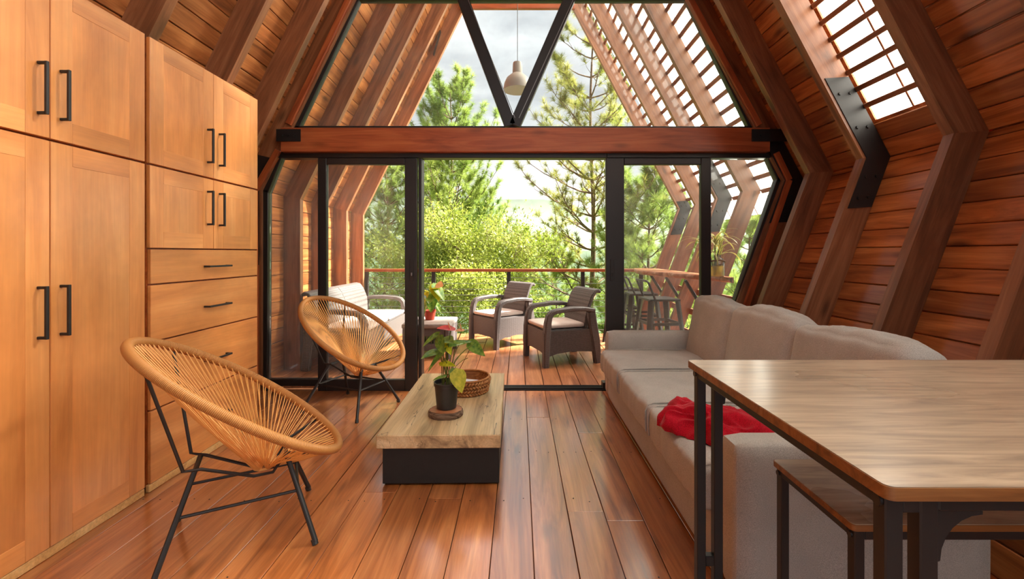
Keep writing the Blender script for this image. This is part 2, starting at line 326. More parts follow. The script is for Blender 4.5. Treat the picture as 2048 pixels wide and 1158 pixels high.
    def lathe(s, prof, n=32, c=(0, 0, 0), wob=None):
        vs = []; fs = []; m = len(prof)
        for i, (r, z) in enumerate(prof):
            for k in range(n):
                a = 2*math.pi*k/n; rr = r*(1+(wob(a, z) if wob else 0)); vs.append((c[0]+rr*math.cos(a), c[1]+rr*math.sin(a), c[2]+z))
        for i in range(m-1):
            for k in range(n): fs.append((i*n+k, i*n+(k+1) % n, (i+1)*n+(k+1) % n, (i+1)*n+k))
        if prof[0][0] > 1e-4: fs.append(tuple(reversed(range(n))))
        if prof[-1][0] > 1e-4: fs.append(tuple((m-1)*n+k for k in range(n)))
        return s.add(vs, fs)
    def prism(s, poly, y0, y1, ax='y'):
        n = len(poly); vs = []
        for yy in (y0, y1):
            for a, b in poly:
                vs.append({'y': (a, yy, b), 'x': (yy, a, b), 'z': (a, b, yy)}[ax])
        fs = [tuple(range(n)), tuple(reversed(range(n, 2*n)))]
        for i in range(n): j = (i+1) % n; fs.append((j, i, i+n, j+n))
        return s.add(vs, fs)
    def grid(s, fn, nu, nv, uv=False, flip=False):
        vs = []; uvs = []
        for i in range(nu+1):
            for j in range(nv+1): vs.append(fn(i/nu, j/nv)); uvs.append((i/nu, j/nv))
        fs = []
        for i in range(nu):
            for j in range(nv):
                a = i*(nv+1)+j; q = (a, a+nv+1, a+nv+2, a+1); fs.append(tuple(reversed(q)) if flip else q)
        return s.add(vs, fs, uvs if uv else None)
    def mesh(s, name, mat, smooth=35, recalc=True):
        me = bpy.data.meshes.new(name); me.from_pydata([tuple(p) for p in s.v], [], s.f)
        if recalc:
            import bmesh
            bm = bmesh.new(); bm.from_mesh(me); bmesh.ops.recalc_face_normals(bm, faces=bm.faces); bm.to_mesh(me); bm.free()
        if s.uv is not None:
            ul = me.uv_layers.new(name='UVMap'); li = np.zeros(len(me.loops), dtype=np.int32); me.loops.foreach_get('vertex_index', li)
            ul.data.foreach_set('uv', np.array(s.uv, dtype=np.float32)[li].ravel())
        if smooth:
            me.polygons.foreach_set('use_smooth', [True]*len(me.polygons)); me.set_sharp_from_angle(angle=math.radians(smooth))
        if mat: me.materials.append(mat)
        me.update(); return me
def tri_mesh(name, V, T, mat, smooth=False):
    me = bpy.data.meshes.new(name); V = np.asarray(V, np.float32); T = np.asarray(T, np.int32)
    me.vertices.add(len(V)); me.vertices.foreach_set('co', V.ravel())
    me.loops.add(T.size); me.loops.foreach_set('vertex_index', T.ravel())
    me.polygons.add(len(T)); me.polygons.foreach_set('loop_start', np.arange(len(T), dtype=np.int32)*T.shape[1])
    if smooth: me.polygons.foreach_set('use_smooth', np.ones(len(T), bool))
    me.update(calc_edges=True); me.materials.append(mat); return me
def axis_matrix(p0, p1, up=(0, 0, 1)):
    p0, p1 = Vector(p0), Vector(p1); x = (p1-p0); L_ = x.length; x.normalize(); u = Vector(up)
    if abs(x.dot(u)) > 0.98: u = Vector((0, 1, 0))
    z = (u - x*x.dot(u)).normalized(); y = z.cross(x)
    M = Matrix((x, y, z)).transposed().to_4x4(); M.translation = p0
    return M, L_
MW = {}
def link(name, data, parent=None, M=None):
    """M is given in the coordinates of the root thing"""
    o = bpy.data.objects.new(name, data); COL.objects.link(o); M = M or Matrix.Identity(4); MW[o.name] = M
    if parent is not None:
        o.parent = parent
        pm = MW[parent.name] if parent.parent is not None else Matrix.Identity(4)
        o.matrix_local = pm.inverted() @ M
    else: o.matrix_local = M
    return o
def part(name, mb, mat, parent, M=None, smooth=35, kind=None, label=None):
    o = link(name, mb.mesh(name, mat, smooth), parent, M)
    if kind: o['kind'] = kind
    if label: o['label'] = label
    return o
def tag(o, label=None, cat=None, group=None, kind=None):
    for k, v in (('label', label), ('category', cat), ('group', group), ('kind', kind)):
        if v: o[k] = v
    return o
def thing(name, label, cat, loc=(0, 0, 0), rz=0.0, group=None):
    o = bpy.data.objects.new(name, None); COL.objects.link(o); o.empty_display_size = 0.1
    o.location = loc; o.rotation_euler = (0, 0, rz); MW[o.name] = Matrix.Identity(4)
    return tag(o, label, cat, group)
def struct(name, mb=None, mat=None, label=None):
    o = link(name, mb.mesh(name, mat) if mb else None); o['kind'] = 'structure'
    if label: o['label'] = label
    return o
KIDS = {}
def copy_tree(o, loc, rz, label):
    r = o.copy(); COL.objects.link(r); r.location = loc; r.rotation_euler = (0, 0, rz); r['label'] = label
    def rec(src, dst):
        for ch in src.children:
            c = ch.copy(); COL.objects.link(c); c.parent = dst; rec(ch, c)
    rec(o, r); return r
CB = {}
def cbox_mesh(name, d, b, mat):
    k = (tuple(round(x, 4) for x in d), b, mat.name)
    if k not in CB: CB[k] = MB().box((d[0]/2, 0, 0), d, b).mesh(name, mat, 0)
    return CB[k]
def plank(name, p0, p1, w_, t_, mat, parent, up=(0, 0, 1), b=0.003):
    """a bevelled timber from p0 to p1 (centre line), w_ across, t_ along up"""
    M, L_ = axis_matrix(p0, p1, up)
    return link(name, cbox_mesh(name, (L_, w_, t_), b, mat), parent, M)
def at(u, v, d): return Vector(((u-VX)*d/F, d, HC-(v-VY)*d/F))
def rounded(sx, sy, sz, r, n=10, puff=0.0, wr=0.0, seed=0, puffside=None, e=0.0):
    """soft box centred on the origin; puff bulges the faces, wr adds small folds"""
    mb = MB(); vs = {}; V = []; Fs = []
    def vert(p):
        k = tuple(round(x, 6) for x in p)
        if k in vs: return vs[k]
        q = Vector(p); h = Vector((sx/2, sy/2, sz/2))
        g = Vector([ (abs(q[i])**0.8)*(1 if q[i] > 0 else -1) for i in range(3)])
        pt = Vector([g[i]*h[i] for i in range(3)])
        core = Vector([max(-(h[i]-r), min(h[i]-r, pt[i])) for i in range(3)])
        d = pt-core
        if d.length > 1e-9: pt = core + d.normalized()*r
        if puff:
            bx, by, bz = 1-q.x**2, 1-q.y**2, 1-q.z**2
            pt.z += puff*max(0, bx)*max(0, by)*(1 if q.z > 0 else -0.3)*abs(q.z)**2
            pt.x += puff*0.6*max(0, bz)*max(0, by)*q.x*abs(q.x)
            pt.y += puff*0.6*max(0, bz)*max(0, bx)*q.y*abs(q.y)
        if wr:
            nv = mnoise.noise(Vector((pt.x*9+seed, pt.y*9, pt.z*9)))*0.5 + mnoise.noise(Vector((pt.x*24+seed, pt.y*24, pt.z*6)))*0.5
            pt += (d.normalized() if d.length > 1e-9 else q.normalized())*nv*wr
        vs[k] = len(V); V.append(pt); return vs[k]
    for a in range(3):
        o = [k for k in range(3) if k != a]
        for sgn in (-1, 1):
            for i in range(n):
                for j in range(n):
                    q = []
                    for di, dj in ((0, 0), (1, 0), (1, 1), (0, 1)):
                        p = [0, 0, 0]; p[a] = sgn; p[o[0]] = -1+2*(i+di)/n; p[o[1]] = -1+2*(j+dj)/n; q.append(vert(p))
                    Fs.append(tuple(q))
    return mb.add(V, Fs)

# ------------------------------------------------------------------ the building: hexagonal section, bents along y
RIN = [(1.61, -0.02), (2.30, 1.834), (-0.035, 6.28), (-2.25, 1.75), (-2.25, -0.02)]   # inner edge of the bents, right floor over the ridge to left floor
DEP = 0.17; BT = 0.06
def offset(pts, d):
    segs = []
    for (x0, z0), (x1, z1) in zip(pts, pts[1:]):
        v = Vector((x1-x0, z1-z0)).normalized(); n = Vector((v.y, -v.x)); segs.append((Vector((x0, z0))+n*d, v))
    out = []
    p, v = segs[0]; t_ = (pts[0][1]-p.y)/v.y; out.append(p+v*t_)
    for (p, v), (q, u) in zip(segs, segs[1:]):
        cr = v.x*u.y-v.y*u.x; t_ = ((q.x-p.x)*u.y-(q.y-p.y)*u.x)/cr; out.append(p+v*t_)
    p, v = segs[-1]; t_ = (pts[-1][1]-p.y)/v.y; out.append(p+v*t_)
    return [(q.x, q.y) for q in out]
ROUT = offset(RIN, DEP); RBK = offset(RIN, DEP+0.024)
INSIDE = [3.44, 2.91, 2.30, 1.75, 1.15, 0.55, -0.05, -0.65, -1.25, -1.85]
FACADE = 3.80
DECKB = [4.47, 5.07, 5.67, 6.27]
SEGN = ['post', 'rafter', 'rafter', 'post']
Y0, Y1 = -1.9, 6.36

def member_mesh(seg, t_=BT, name='rafter'):
    a, b = Vector(RIN[seg]), Vector(RIN[seg+1]); ao, bo = Vector(ROUT[seg]), Vector(ROUT[seg+1])
    x = (b-a).normalized(); n = Vector((x.y, -x.x))
    M = Matrix((Vector((x.x, 0, x.y)), Vector((0, 1, 0)), Vector((n.x, 0, n.y)))).transposed().to_4x4()
    M.translation = Vector((a.x, 0, a.y))
    poly = [((p-a).dot(x), (p-a).dot(n)) for p in (a, b, bo, ao)]
    return MB().prism(poly, 0, t_).mesh(name, M_RAFT, 0), M
MEM = [member_mesh(i, BT, SEGN[i]) for i in range(4)]
def member(seg, y, parent):
    me, M = MEM[seg]; M2 = M.copy(); M2.translation = M.translation+Vector((0, y, 0))
    return link(SEGN[seg], me, parent, M2)

def bay_sheet(mb, seg, y0, y1, s0=0.0, s1=1.0):
    """backing sheet outside the boards so that no light leaks through the joints"""
    a, b = Vector(RBK[seg]), Vector(RBK[seg+1]); v = b-a; n = Vector((v.y, -v.x)).normalized()*0.012
    p, q = a+v*s0, a+v*s1
    vs = [(p.x, y0, p.y), (q.x, y0, q.y), (q.x, y1, q.y), (p.x, y1, p.y)]
    vs += [(x+n.x, y, z+n.y) for x, y, z in vs]
    mb.add(vs, [(0, 1, 2, 3), (7, 6, 5, 4), (0, 4, 5, 1), (1, 5, 6, 2), (2, 6, 7, 3), (3, 7, 4, 0)])
rnd = random.Random(4)
def boards(seg, y0, y1, parent, name='board', wb=0.122, skip=None, zmax=99, zmin=-9, rev=False):
    a, b = Vector(ROUT[seg]), Vector(ROUT[seg+1]); v = (b-a); Ls = v.length; v.normalize(); n = Vector((v.y, -v.x))
    k = int(Ls/wb)
    for i in range(k+1):
        s0 = i*wb; s1 = min(s0+wb, Ls)
        if s1-s0 < 0.03: continue
        if rev: s0, s1 = Ls-s1, Ls-s0
        c = a+v*((s0+s1)/2)+n*(0.011+rnd.uniform(-0.0015, 0.0015))
        if c.y > zmax or c.y < zmin or (skip and skip[0] < c.y < skip[1]): continue
        M = Matrix((Vector((0, 1, 0)), Vector((v.x, 0, v.y)), Vector((n.x, 0, n.y)))).transposed()
        if M.determinant() < 0: M = Matrix((Vector((0, 1, 0)), Vector((v.x, 0, v.y)), Vector((-n.x, 0, -n.y)))).transposed()
        M = M.to_4x4(); M.translation = Vector((c.x, y0, c.y))
        link(name, cbox_mesh(name, (y1-y0, s1-s0-0.005, 0.02), 0.004, M_BOARD), parent, M)

def zvis(y): return 1.2+0.60*y+0.15
SKYB = {(2.30, 2.91): (2.09, 4.7), (1.15, 1.75): (2.55, 4.9), (0.55, 1.15): (2.3, 4.9), (-0.05, 0.55): (2.2, 4.9), (-0.65, -0.05): (2.2, 4.9), (-1.25, -0.65): (2.2, 4.9), (-1.85, -1.25): (2.2, 4.9)}  # first bay is in view; unseen skylights in the others are added for fill
bays = list(zip(INSIDE[::-1], INSIDE[::-1][1:]))+[(3.44, FACADE+0.06)]
def zfrac(seg, z, P=RBK): return (z-P[seg][1])/(P[seg+1][1]-P[seg][1])

# ceiling (both roof slopes) and the two side walls of the room
mbc, mbr, mbl = MB(), MB(), MB()
for y0, y1 in bays:
    bay_sheet(mbr, 0, y0, y1+.03); bay_sheet(mbl, 3, y0, y1+.03); bay_sheet(mbc, 2, y0, y1+.03)
    sk = SKYB.get((y0, y1))
    if sk:
        bay_sheet(mbc, 1, y0, y1, 0, zfrac(1, sk[0])); bay_sheet(mbc, 1, y0, y1, zfrac(1, sk[1]), 1)
    else: bay_sheet(mbc, 1, y0, y1+.03)
CEIL = struct('ceiling', mbc, M_BOARD); WR = struct('wall_right', mbr, M_BOARD); WL = struct('wall_left', mbl, M_BOARD)
def sheet_panel(y0, y1, z0, z1, parent, name='roofing_sheet', halves=2):
    a, b = Vector(RBK[1]), Vector(RBK[2]); v = b-a; n = Vector((v.y, -v.x)).normalized()
    p, q = a+v*zfrac(1, z0), a+v*zfrac(1, z1)
    if halves == 2:
        ym = (y0+y1)/2; e = n*0.006; plank('seam_strip', (p.x+e.x, ym, p.y+e.y), (q.x+e.x, ym, q.y+e.y), 0.012, 0.006, M_RAFT, parent, up=(n.x, 0, n.y), b=0.001)
    for h in range(halves):
        ya, yb = y0+(y1-y0)*h/halves, y0+(y1-y0)*(h+1)/halves
        def fn(i, j):
            u = i; s_ = p+(q-p)*j+n*(0.012+0.008*math.cos(u*math.pi*2*4)+0.006*h)
            return (s_.x, ya-0.006*h+(yb-ya)*u, s_.y)
        part(name, MB().grid(fn, 32, 1), M_SHEET, parent, smooth=80)
def slats(y0, y1, z0, z1, parent, pitch=0.125, w_=0.035, t_=0.026):
    a, b = Vector(ROUT[1]), Vector(ROUT[2]); v = (b-a).normalized(); n = Vector((v.y, -v.x)); s_ = (z0-a.y)/v.y+pitch
    while a.y+v.y*s_ < z1:
        c = a+v*s_+n*0.006; plank('slat', (c.x, y0, c.y), (c.x, y1, c.y), w_, t_, M_RAFT, parent, up=(n.x, 0, n.y)); s_ += pitch
for y0, y1 in bays:
    yb = y0+BT
    if y1 > 1.1:
        zt = zvis(y1)+0.6; boards(0, y0+0.03, y1+0.03, WR); sk = SKYB.get((y0, y1))
        boards(1, y0+0.03, y1+0.03, CEIL, zmax=zt, skip=sk); boards(2, y0+0.03, y1+0.03, CEIL, zmax=zt, zmin=2.0, rev=True)
    sk = SKYB.get((y0, y1))
    if sk:
        sheet_panel(y0+0.035, y1+0.025, sk[0], sk[1], CEIL); slats(yb, y1, sk[0]-0.02, sk[1], CEIL)
for y in INSIDE+[FACADE]:
    member(1, y, CEIL); member(2, y, CEIL); member(0, y, WR); member(3, y, WL)

# black steel gusset plates on the knees
def knee_plate(y, side, parent, up=0.42, dn=0.36, w_=0.135, name='gusset_plate'):
    i = 1 if side > 0 else 3
    k = (Vector(RIN[i])+Vector(ROUT[i]))/2
    d0 = (Vector(RIN[i-1])-Vector(RIN[i])).normalized(); d1 = (Vector(RIN[i+1])-Vector(RIN[i])).normalized()
    a, b = Vector(RIN[i]), Vector(ROUT[i])
    lo_a, lo_b = a+d0*dn, b+d0*dn; hi_a, hi_b = a+d1*up, b+d1*up
    s0 = 0.12; mixp = lambda p, q, f: p+(q-p)*f
    poly = [mixp(lo_a, lo_b, s0), mixp(a, b, s0), mixp(hi_a, hi_b, s0), mixp(hi_a, hi_b, .97), mixp(a, b, .97), mixp(lo_a, lo_b, .97)]
    mb = MB().prism([(p.x, p.y) for p in poly], y-0.006, y)
    for f, base0, base1 in ((0.18, hi_a, hi_b), (0.18, lo_a, lo_b)):
        for g in (0.35, 0.72):
            for q in (0.2, 0.62):
                c = mixp(mixp(base0, base1, g), mixp(a, b, g), q)
                mb.tube([(c.x, y-0.006, c.y), (c.x, y-0.014, c.y)], 0.011, 8)
    part(name, mb, M_STEEL, parent)
knee_plate(2.91, 1, CEIL, 0.60, 0.36); knee_plate(FACADE, 1, CEIL, 0.42, 0.40); knee_plate(FACADE, -1, CEIL, 0.66, 0.3)
knee_plate(2.30-0.6, -1, CEIL, .4, .3)

# floor: dark underlay and single pine planks, seams 0.17 m apart
fb = MB().box((-0.2, 1.0, -0.035), (4.4, 5.8, 0.03))
FL = struct('floor', fb, M_CABD)
PW = 0.168; X0 = 0.057
rf = random.Random(11)
for k in range(-14, 10):
    xa = X0+k*PW
    if xa > 1.75 or xa < -2.3: continue
    y = -1.85 - rf.uniform(0, 1.5); cuts = []
    if k == 0: cuts = [1.28, 3.18]
    elif k == 1: cuts = [2.02]
    elif k == 2: cuts = [1.95, 2.9]
    elif k == -5: cuts = [2.18]
    else:
        c = rf.uniform(0.2, 2.2)
        while c < 3.4: cuts.append(c); c += rf.uniform(2.2, 3.6)
    ys = [-1.85]+cuts+[3.79]
    for a, b in zip(ys, ys[1:]):
        dz = rf.uniform(-0.0012, 0.0012)
        plank('plank', (xa+PW/2, a+0.0012, -0.01+dz), (xa+PW/2, b-0.0012, -0.01+dz), PW-0.0035, 0.02, M_FLOOR, FL, b=0.0012)

nb_ = MB(); rn = random.Random(2)
for k in range(-13, 10):
    for j in range(7):
        for s_ in (0.045, PW-0.045):
            if rn.random() < 0.7: nb_.lathe([(0.0, 0.0016), (0.0030, 0.0012), (0.0034, 0.0)], 6, (X0+k*PW+s_+rn.uniform(-.012, .012), 0.55+0.52*j+rn.uniform(-.02, .02), 0.0005))
part('nail_head', nb_, M_STEEL, FL, kind='stuff')
# deck floor
DK = struct('deck', MB().box((0, 5.18, -0.06), (5.0, 2.62, 0.04)), M_CABD)
for k in range(-15, 14):
    xa = X0+k*PW
    cuts = [] if rf.random() < 0.5 else [rf.uniform(4.6, 5.9)]
    ys = [3.92]+cuts+[6.48]
    for a, b in zip(ys, ys[1:]):
        dz = rf.uniform(-0.002, 0.002)
        plank('plank', (xa+PW/2, a+0.002, -0.012+dz), (xa+PW/2, b-0.002, -0.012+dz), PW-0.006, 0.024, M_DECK, DK, b=0.003)

# deck roof: boarded on the left, slats under translucent sheet on the right
mb = MB(); dys = [FACADE]+DECKB
for y0, y1 in zip(dys, dys[1:]): bay_sheet(mb, 2, y0, y1)
DR = struct('deck_roof', mb, M_BOARD)
mb = MB()
for y0, y1 in zip(dys, dys[1:]): bay_sheet(mb, 3, y0, y1)
DW = struct('wall_deck', mb, M_BOARD)
for y0, y1 in zip(dys, dys[1:]):
    boards(2, y0+0.03, y1+0.03, DR, zmax=min(zvis(y1), 5.2), rev=True, wb=0.14); boards(3, y0+0.03, y1+0.03, DW, wb=0.135)
    sheet_panel(y0+0.03, y1+0.03, 1.62, 6.1, DR, halves=2); slats(y0+BT, y1, 1.7, min(zvis(y1), 5.4), DR, pitch=0.15, w_=0.045, t_=0.03)
for y in DECKB:
    member(1, y, DR); member(2, y, DR); member(0, y, DW); member(3, y, DW)
knee_plate(5.07, 1, DR, 0.5, 0.42); knee_plate(6.27, 1, DR, 0.12, 0.4)
# collar beam on the last bent and a short steel plate on the rafter before it
plank('collar_beam', (-0.86, 6.25, 4.80), (0.80, 6.25, 4.80), 0.05, 0.20, M_BEAM, DR)
p, q = at(866, 98, 6.1), at(880, 52, 6.1)
part('plate', MB().bar((p.x-0.02, 6.26, p.z-0.02), (q.x-0.02, 6.26, q.z), 0.012, 0.10, up=(0, 1, 0)), M_STEEL, DR)
for x in (-0.62, 0.56): part('plate', MB().box((x, 6.215, 4.86), (0.26, 0.012, 0.07)), M_STEEL, DR)
# open side of the deck: three horizontal guard boards outside the right-hand posts
for z in (0.30, 0.52, 0.74):
    x = RIN[0][0]+0.376*z+0.2; plank('guard_board', (x, 3.86, z), (x, 6.36, z), 0.03, 0.07, M_RAFT, DW, up=(0, 0, 1))

# ------------------------------------------------------------------ facade: header beam, gable glazing, sliding doors
sF = 3.84/F
def fx(u): return (u-VX)*sF
def fz(v): return HC-(v-VY)*sF
HB = struct('trim_1'); HB['label'] = 'reddish wooden header beam across the glazed gable'
plank('beam', (-2.05, 3.775, 2.175), (2.16, 3.775, 2.175), 0.07, 0.206, M_BEAM, HB)
for x0, x1, zc in ((-1.90, -1.77, 2.175), (1.98, 2.16, 2.19)):
    pass
for (xa, xb) in ((fx(566), fx(613)), (fx(1491), fx(1560))):
    mb = MB().box(((xa+xb)/2, 3.735, fz(277)), (xb-xa, 0.008, 0.105))
    for i in range(3): mb.tube([(xa+(xb-xa)*(0.25+0.25*i), 3.731, fz(277)), (xa+(xb-xa)*(0.25+0.25*i), 3.722, fz(277))], 0.009, 8)
    part('beam_plate', mb, M_STEEL, HB)
plank('top_beam', (-1.6, 3.80, 3.55), (1.6, 3.80, 3.55), 0.06, 0.22, M_BEAM, HB)
# sloping inner trims that catch the light
def strip(pts, w_, t_, y, mat, parent, name):
    for (ua, va), (ub, vb) in pts:
        p, q = (fx(ua), y, fz(va)), (fx(ub), y, fz(vb)); plank(name, p, q, w_, t_, mat, parent, up=(0, 1, 0))
strip([((706, -2), (583, 252)), ((1372, -2), (1512, 254))], 0.05, 0.05, 3.80, M_BEAM, HB, 'casing')
strip([((517, 383), (517, 790)), ((563, 303), (517, 383)), ((1545, 308), (1571, 362)), ((1571, 362), (1425, 790))], 0.05, 0.05, 3.80, M_BEAM, HB, 'casing')

YG = 3.86
W1 = struct('window_1'); W1['label'] = 'glazed gable with black V mullions above the header beam'
def fbar(p, q, w_, d_, parent, name='frame_bar', y=YG, mat=M_BLACK):
    return plank(name, (fx(p[0]), y, fz(p[1])), (fx(q[0]), y, fz(q[1])), w_, d_, mat, parent, up=(0, 1, 0), b=0.004)
def fpane(poly, parent, y=YG, mat=M_GLASS, name='glass_pane'):
    return part(name, MB().prism([(fx(u), fz(v)) for u, v in poly], y-0.003, y+0.003), mat, parent, smooth=0)
fbar((592, 255), (1504, 256), 0.026, 0.06, W1)
fbar((589, 262), (715, -4), 0.055, 0.06, W1); fbar((1508, 264), (1377, -4), 0.055, 0.06, W1); fbar((700, -2), (1390, -2), 0.03, 0.06, W1)
for (a, b) in (((1021, 254), (926, 0)), ((1029, 254), (1139, 0))):
    dx = (b[0]-a[0])*0.9; dv = (b[1]-a[1])*0.9
    o = fbar(a, (b[0]+dx*0.16, b[1]+dv*0.16), 0.098, 0.09, W1, 'mullion', 3.83)
    e = plank('bead', (fx(a[0]+9), 3.782, fz(a[1]-14)), (fx(b[0]+9), 3.782, fz(b[1])), 0.006, 0.006, M_CHROME, W1, up=(0, 1, 0), b=0.001)
fpane([(594, 254), (1012, 254), (917, 0), (714, 0)], W1); fpane([(1036, 254), (1502, 254), (1378, 0), (1146, 0)], W1)
fpane([(1025, 236), (936, 0), (1128, 0)], W1)

# outer black frame of the door wall
W2 = struct('window_2'); W2['label'] = 'narrow fixed pane in black frame beside the cabinets'
fbar((556, 311), (1212, 311), 0.058, 0.10, W2, 'head', 3.85)
fbar((560, 313), (532, 385), 0.05, 0.07, W2); fbar((532, 380), (530, 782), 0.05, 0.07, W2); fbar((524, 765), (660, 765), 0.06, 0.07, W2)
fpane([(560, 320), (648, 320), (648, 760), (538, 760), (538, 386)], W2, YG, M_DGLASS)
W3 = struct('window_3'); W3['label'] = 'fixed pane with clipped corner in black frame behind the sofa'
fbar((1212, 311), (1540, 311), 0.058, 0.10, W3, 'head', 3.85); fbar((1538, 312), (1560, 362), 0.055, 0.07, W3); fbar((1560, 356), (1412, 782), 0.055, 0.07, W3)
fbar((1415, 312), (1415, 782), 0.03, 0.07, W3)
fpane([(1410, 318), (1536, 318), (1556, 363), (1410, 782)], W3, YG, M_DGLASS)
W3S = part('sill', MB().box((fx(1310), YG, 0.03), (fx(1420)-fx(1210), 0.08, 0.06)), M_BLACK, W3)
def slider(n, x0, x1, g0, g1, lab, hx, y):
    D = struct('door_%d' % n); D['label'] = lab
    zt, gt, gb, zb = 318, 331, 757, 781
    fbar(((x0+g0)/2, zt), ((x0+g0)/2, zb), (g0-x0)*sF, 0.05, D, 'stile', y); fbar(((x1+g1)/2, zt), ((x1+g1)/2, zb), (x1-g1)*sF, 0.05, D, 'stile', y)
    fbar((g0, (zt+gt)/2), (g1, (zt+gt)/2), (gt-zt)*sF, 0.05, D, 'rail', y); fbar((g0, (gb+zb)/2), (g1, (gb+zb)/2), (zb-gb)*sF, 0.05, D, 'rail', y)
    fpane([(g0, gt), (g1, gt), (g1, gb), (g0, gb)], D, y, M_DGLASS)
    mb = MB().box((fx(hx), y-0.027, fz(540)), (0.035, 0.006, 0.19), 0.002); part('lock_plate', mb, M_STEEL, D)
    part('latch', MB().box((fx(hx), y-0.033, fz(548)), (0.012, 0.01, 0.03), 0.002), M_CHROME if n == 1 else M_STEEL, D)
    return D
D1 = slider(1, 640, 836, 657, 812, 'black framed sliding glass door pushed open on the cabinet side', 826, 3.82)
D2 = slider(2, 1210, 1418, 1246, 1398, 'black framed sliding glass door pushed open on the sofa side', 1222, 3.82)
T2 = struct('trim_2')
for u in (841,):  # jamb behind the open leaf
    fbar((u, 312), (u, 781), 0.03, 0.11, T2, 'jamb', 3.87)
for dy in (0, 0.035, 0.07):
    part('track', MB().box((0.1, 3.83+dy, 0.006), (2.15, 0.012, 0.02)), M_BLACK, T2)
part('track_bed', MB().box((0.1, 3.865, -0.004), (2.15, 0.12, 0.01)), M_STEEL, T2)
part('sill_board', MB().box((-0.3, 3.865, -0.03), (4.3, 0.13, 0.03)), M_RAFT, T2)

# ------------------------------------------------------------------ cabinets along the left wall
XC = -1.848
def wall_unit(name, label, y0, y1):
    t_ = thing(name, label, 'cabinet', (XC, y0, 0)); wd = y1-y0
    cm = MB().prism([(-0.021, 0.03), (-0.021, 2.275), (-0.135, 2.275), (-0.385, 1.74), (-0.385, 0.03)], 0.0, wd)
    part('carcass', cm, M_CABD, t_, smooth=0)
    part('toe_strip', MB().box((-0.012, wd/2, 0.018), (0.02, wd, 0.036), 0.002), M_PALE, t_)
    return t_
UPM = lambda y, z0: Matrix(((0, 0, -1, -0.010), (0, 1, 0, y), (1, 0, 0, z0), (0, 0, 0, 1)))
def bar_handle(parent, y, z, length, vert=True):
    mb = MB(); h = length/2
    if vert:
        mb.box((0.034, y, z), (0.011, 0.011, length), 0.0015)
        for s_ in (-1, 1): mb.box((0.017, y, z+s_*(h-0.006)), (0.034, 0.011, 0.011), 0.0015)
    else:
        mb.box((0.034, y, z), (0.011, length, 0.011), 0.0015)
        for s_ in (-1, 1): mb.box((0.017, y+s_*(h-0.006), z), (0.034, 0.011, 0.011), 0.0015)
    return part('handle', mb, M_STEEL, parent, label='black bar handle')
def cab_door(t_, y0, y1, z0, z1, hy, hz):
    g = 0.002; y0 += g; y1 -= g; z0 += g; z1 -= g
    d = link('door', cbox_mesh('door', (z1-z0, y1-y0, 0.019), 0.0015, M_CAB), t_, UPM((y0+y1)/2, z0))
    sw = 0.085
    for a, b in ((y0, y0+sw), (y1-sw, y1)):
        link('stile', cbox_mesh('stile', (z1-z0-0.002, sw-0.0015, 0.004), 0.0006, M_CAB), d, Matrix(((0, 0, -1, -0.0012), (0, 1, 0, (a+b)/2), (1, 0, 0, z0+0.001), (0, 0, 0, 1))))
    for a, b in ((z0, z0+sw), (z1-sw, z1)):
        plank('rail', (-0.0012, y0+sw, (a+b)/2), (-0.0012, y1-sw, (a+b)/2), sw-0.002, 0.004, M_CAB, d, up=(1, 0, 0), b=0.0006)
    bar_handle(d, hy, hz, 0.205)
def cab_drawer(t_, y0, y1, z0, z1, hl=0.2):
    g = 0.002
    d = plank('drawer', (-0.010, y0+g, (z0+z1)/2), (-0.010, y1-g, (z0+z1)/2), z1-z0-2*g, 0.019, M_CAB, t_, up=(1, 0, 0), b=0.002)
    bar_handle(d, (y0+y1)/2+0.02, (z0+z1)/2-0.01, hl, False)
ya, yb, yc = 1.262, 1.714, 2.150
c1 = wall_unit('tall_cabinet', 'tall orange wooden cabinet with four doors and vertical black handles', ya, yc)
m_ = yb-ya; e_ = yc-ya
for z0, z1, hz in ((0.038, 1.643, 0.97), (1.649, 2.285, 1.835)):
    cab_door(c1, 0, m_, z0, z1, m_-0.043, hz); cab_door(c1, m_, e_, z0, z1, m_+0.04, hz)
y0 = 2.176; y1 = 3.076
c2 = wall_unit('drawer_cabinet', 'orange wooden cabinet with small doors above wide drawers beside the glass', y0, y1)
mm_ = 2.631-y0; ee = y1-y0
for z0, z1, hz in ((1.224, 1.643, 1.467), (1.649, 2.285, 1.835)):
    cab_door(c2, 0, mm_, z0, z1, mm_-0.05, hz); cab_door(c2, mm_, ee, z0, z1, mm_+0.05, hz)
for z0, z1 in ((1.042, 1.22), (0.752, 1.038), (0.407, 0.748), (0.038, 0.403)): cab_drawer(c2, 0.006, ee, z0, z1)

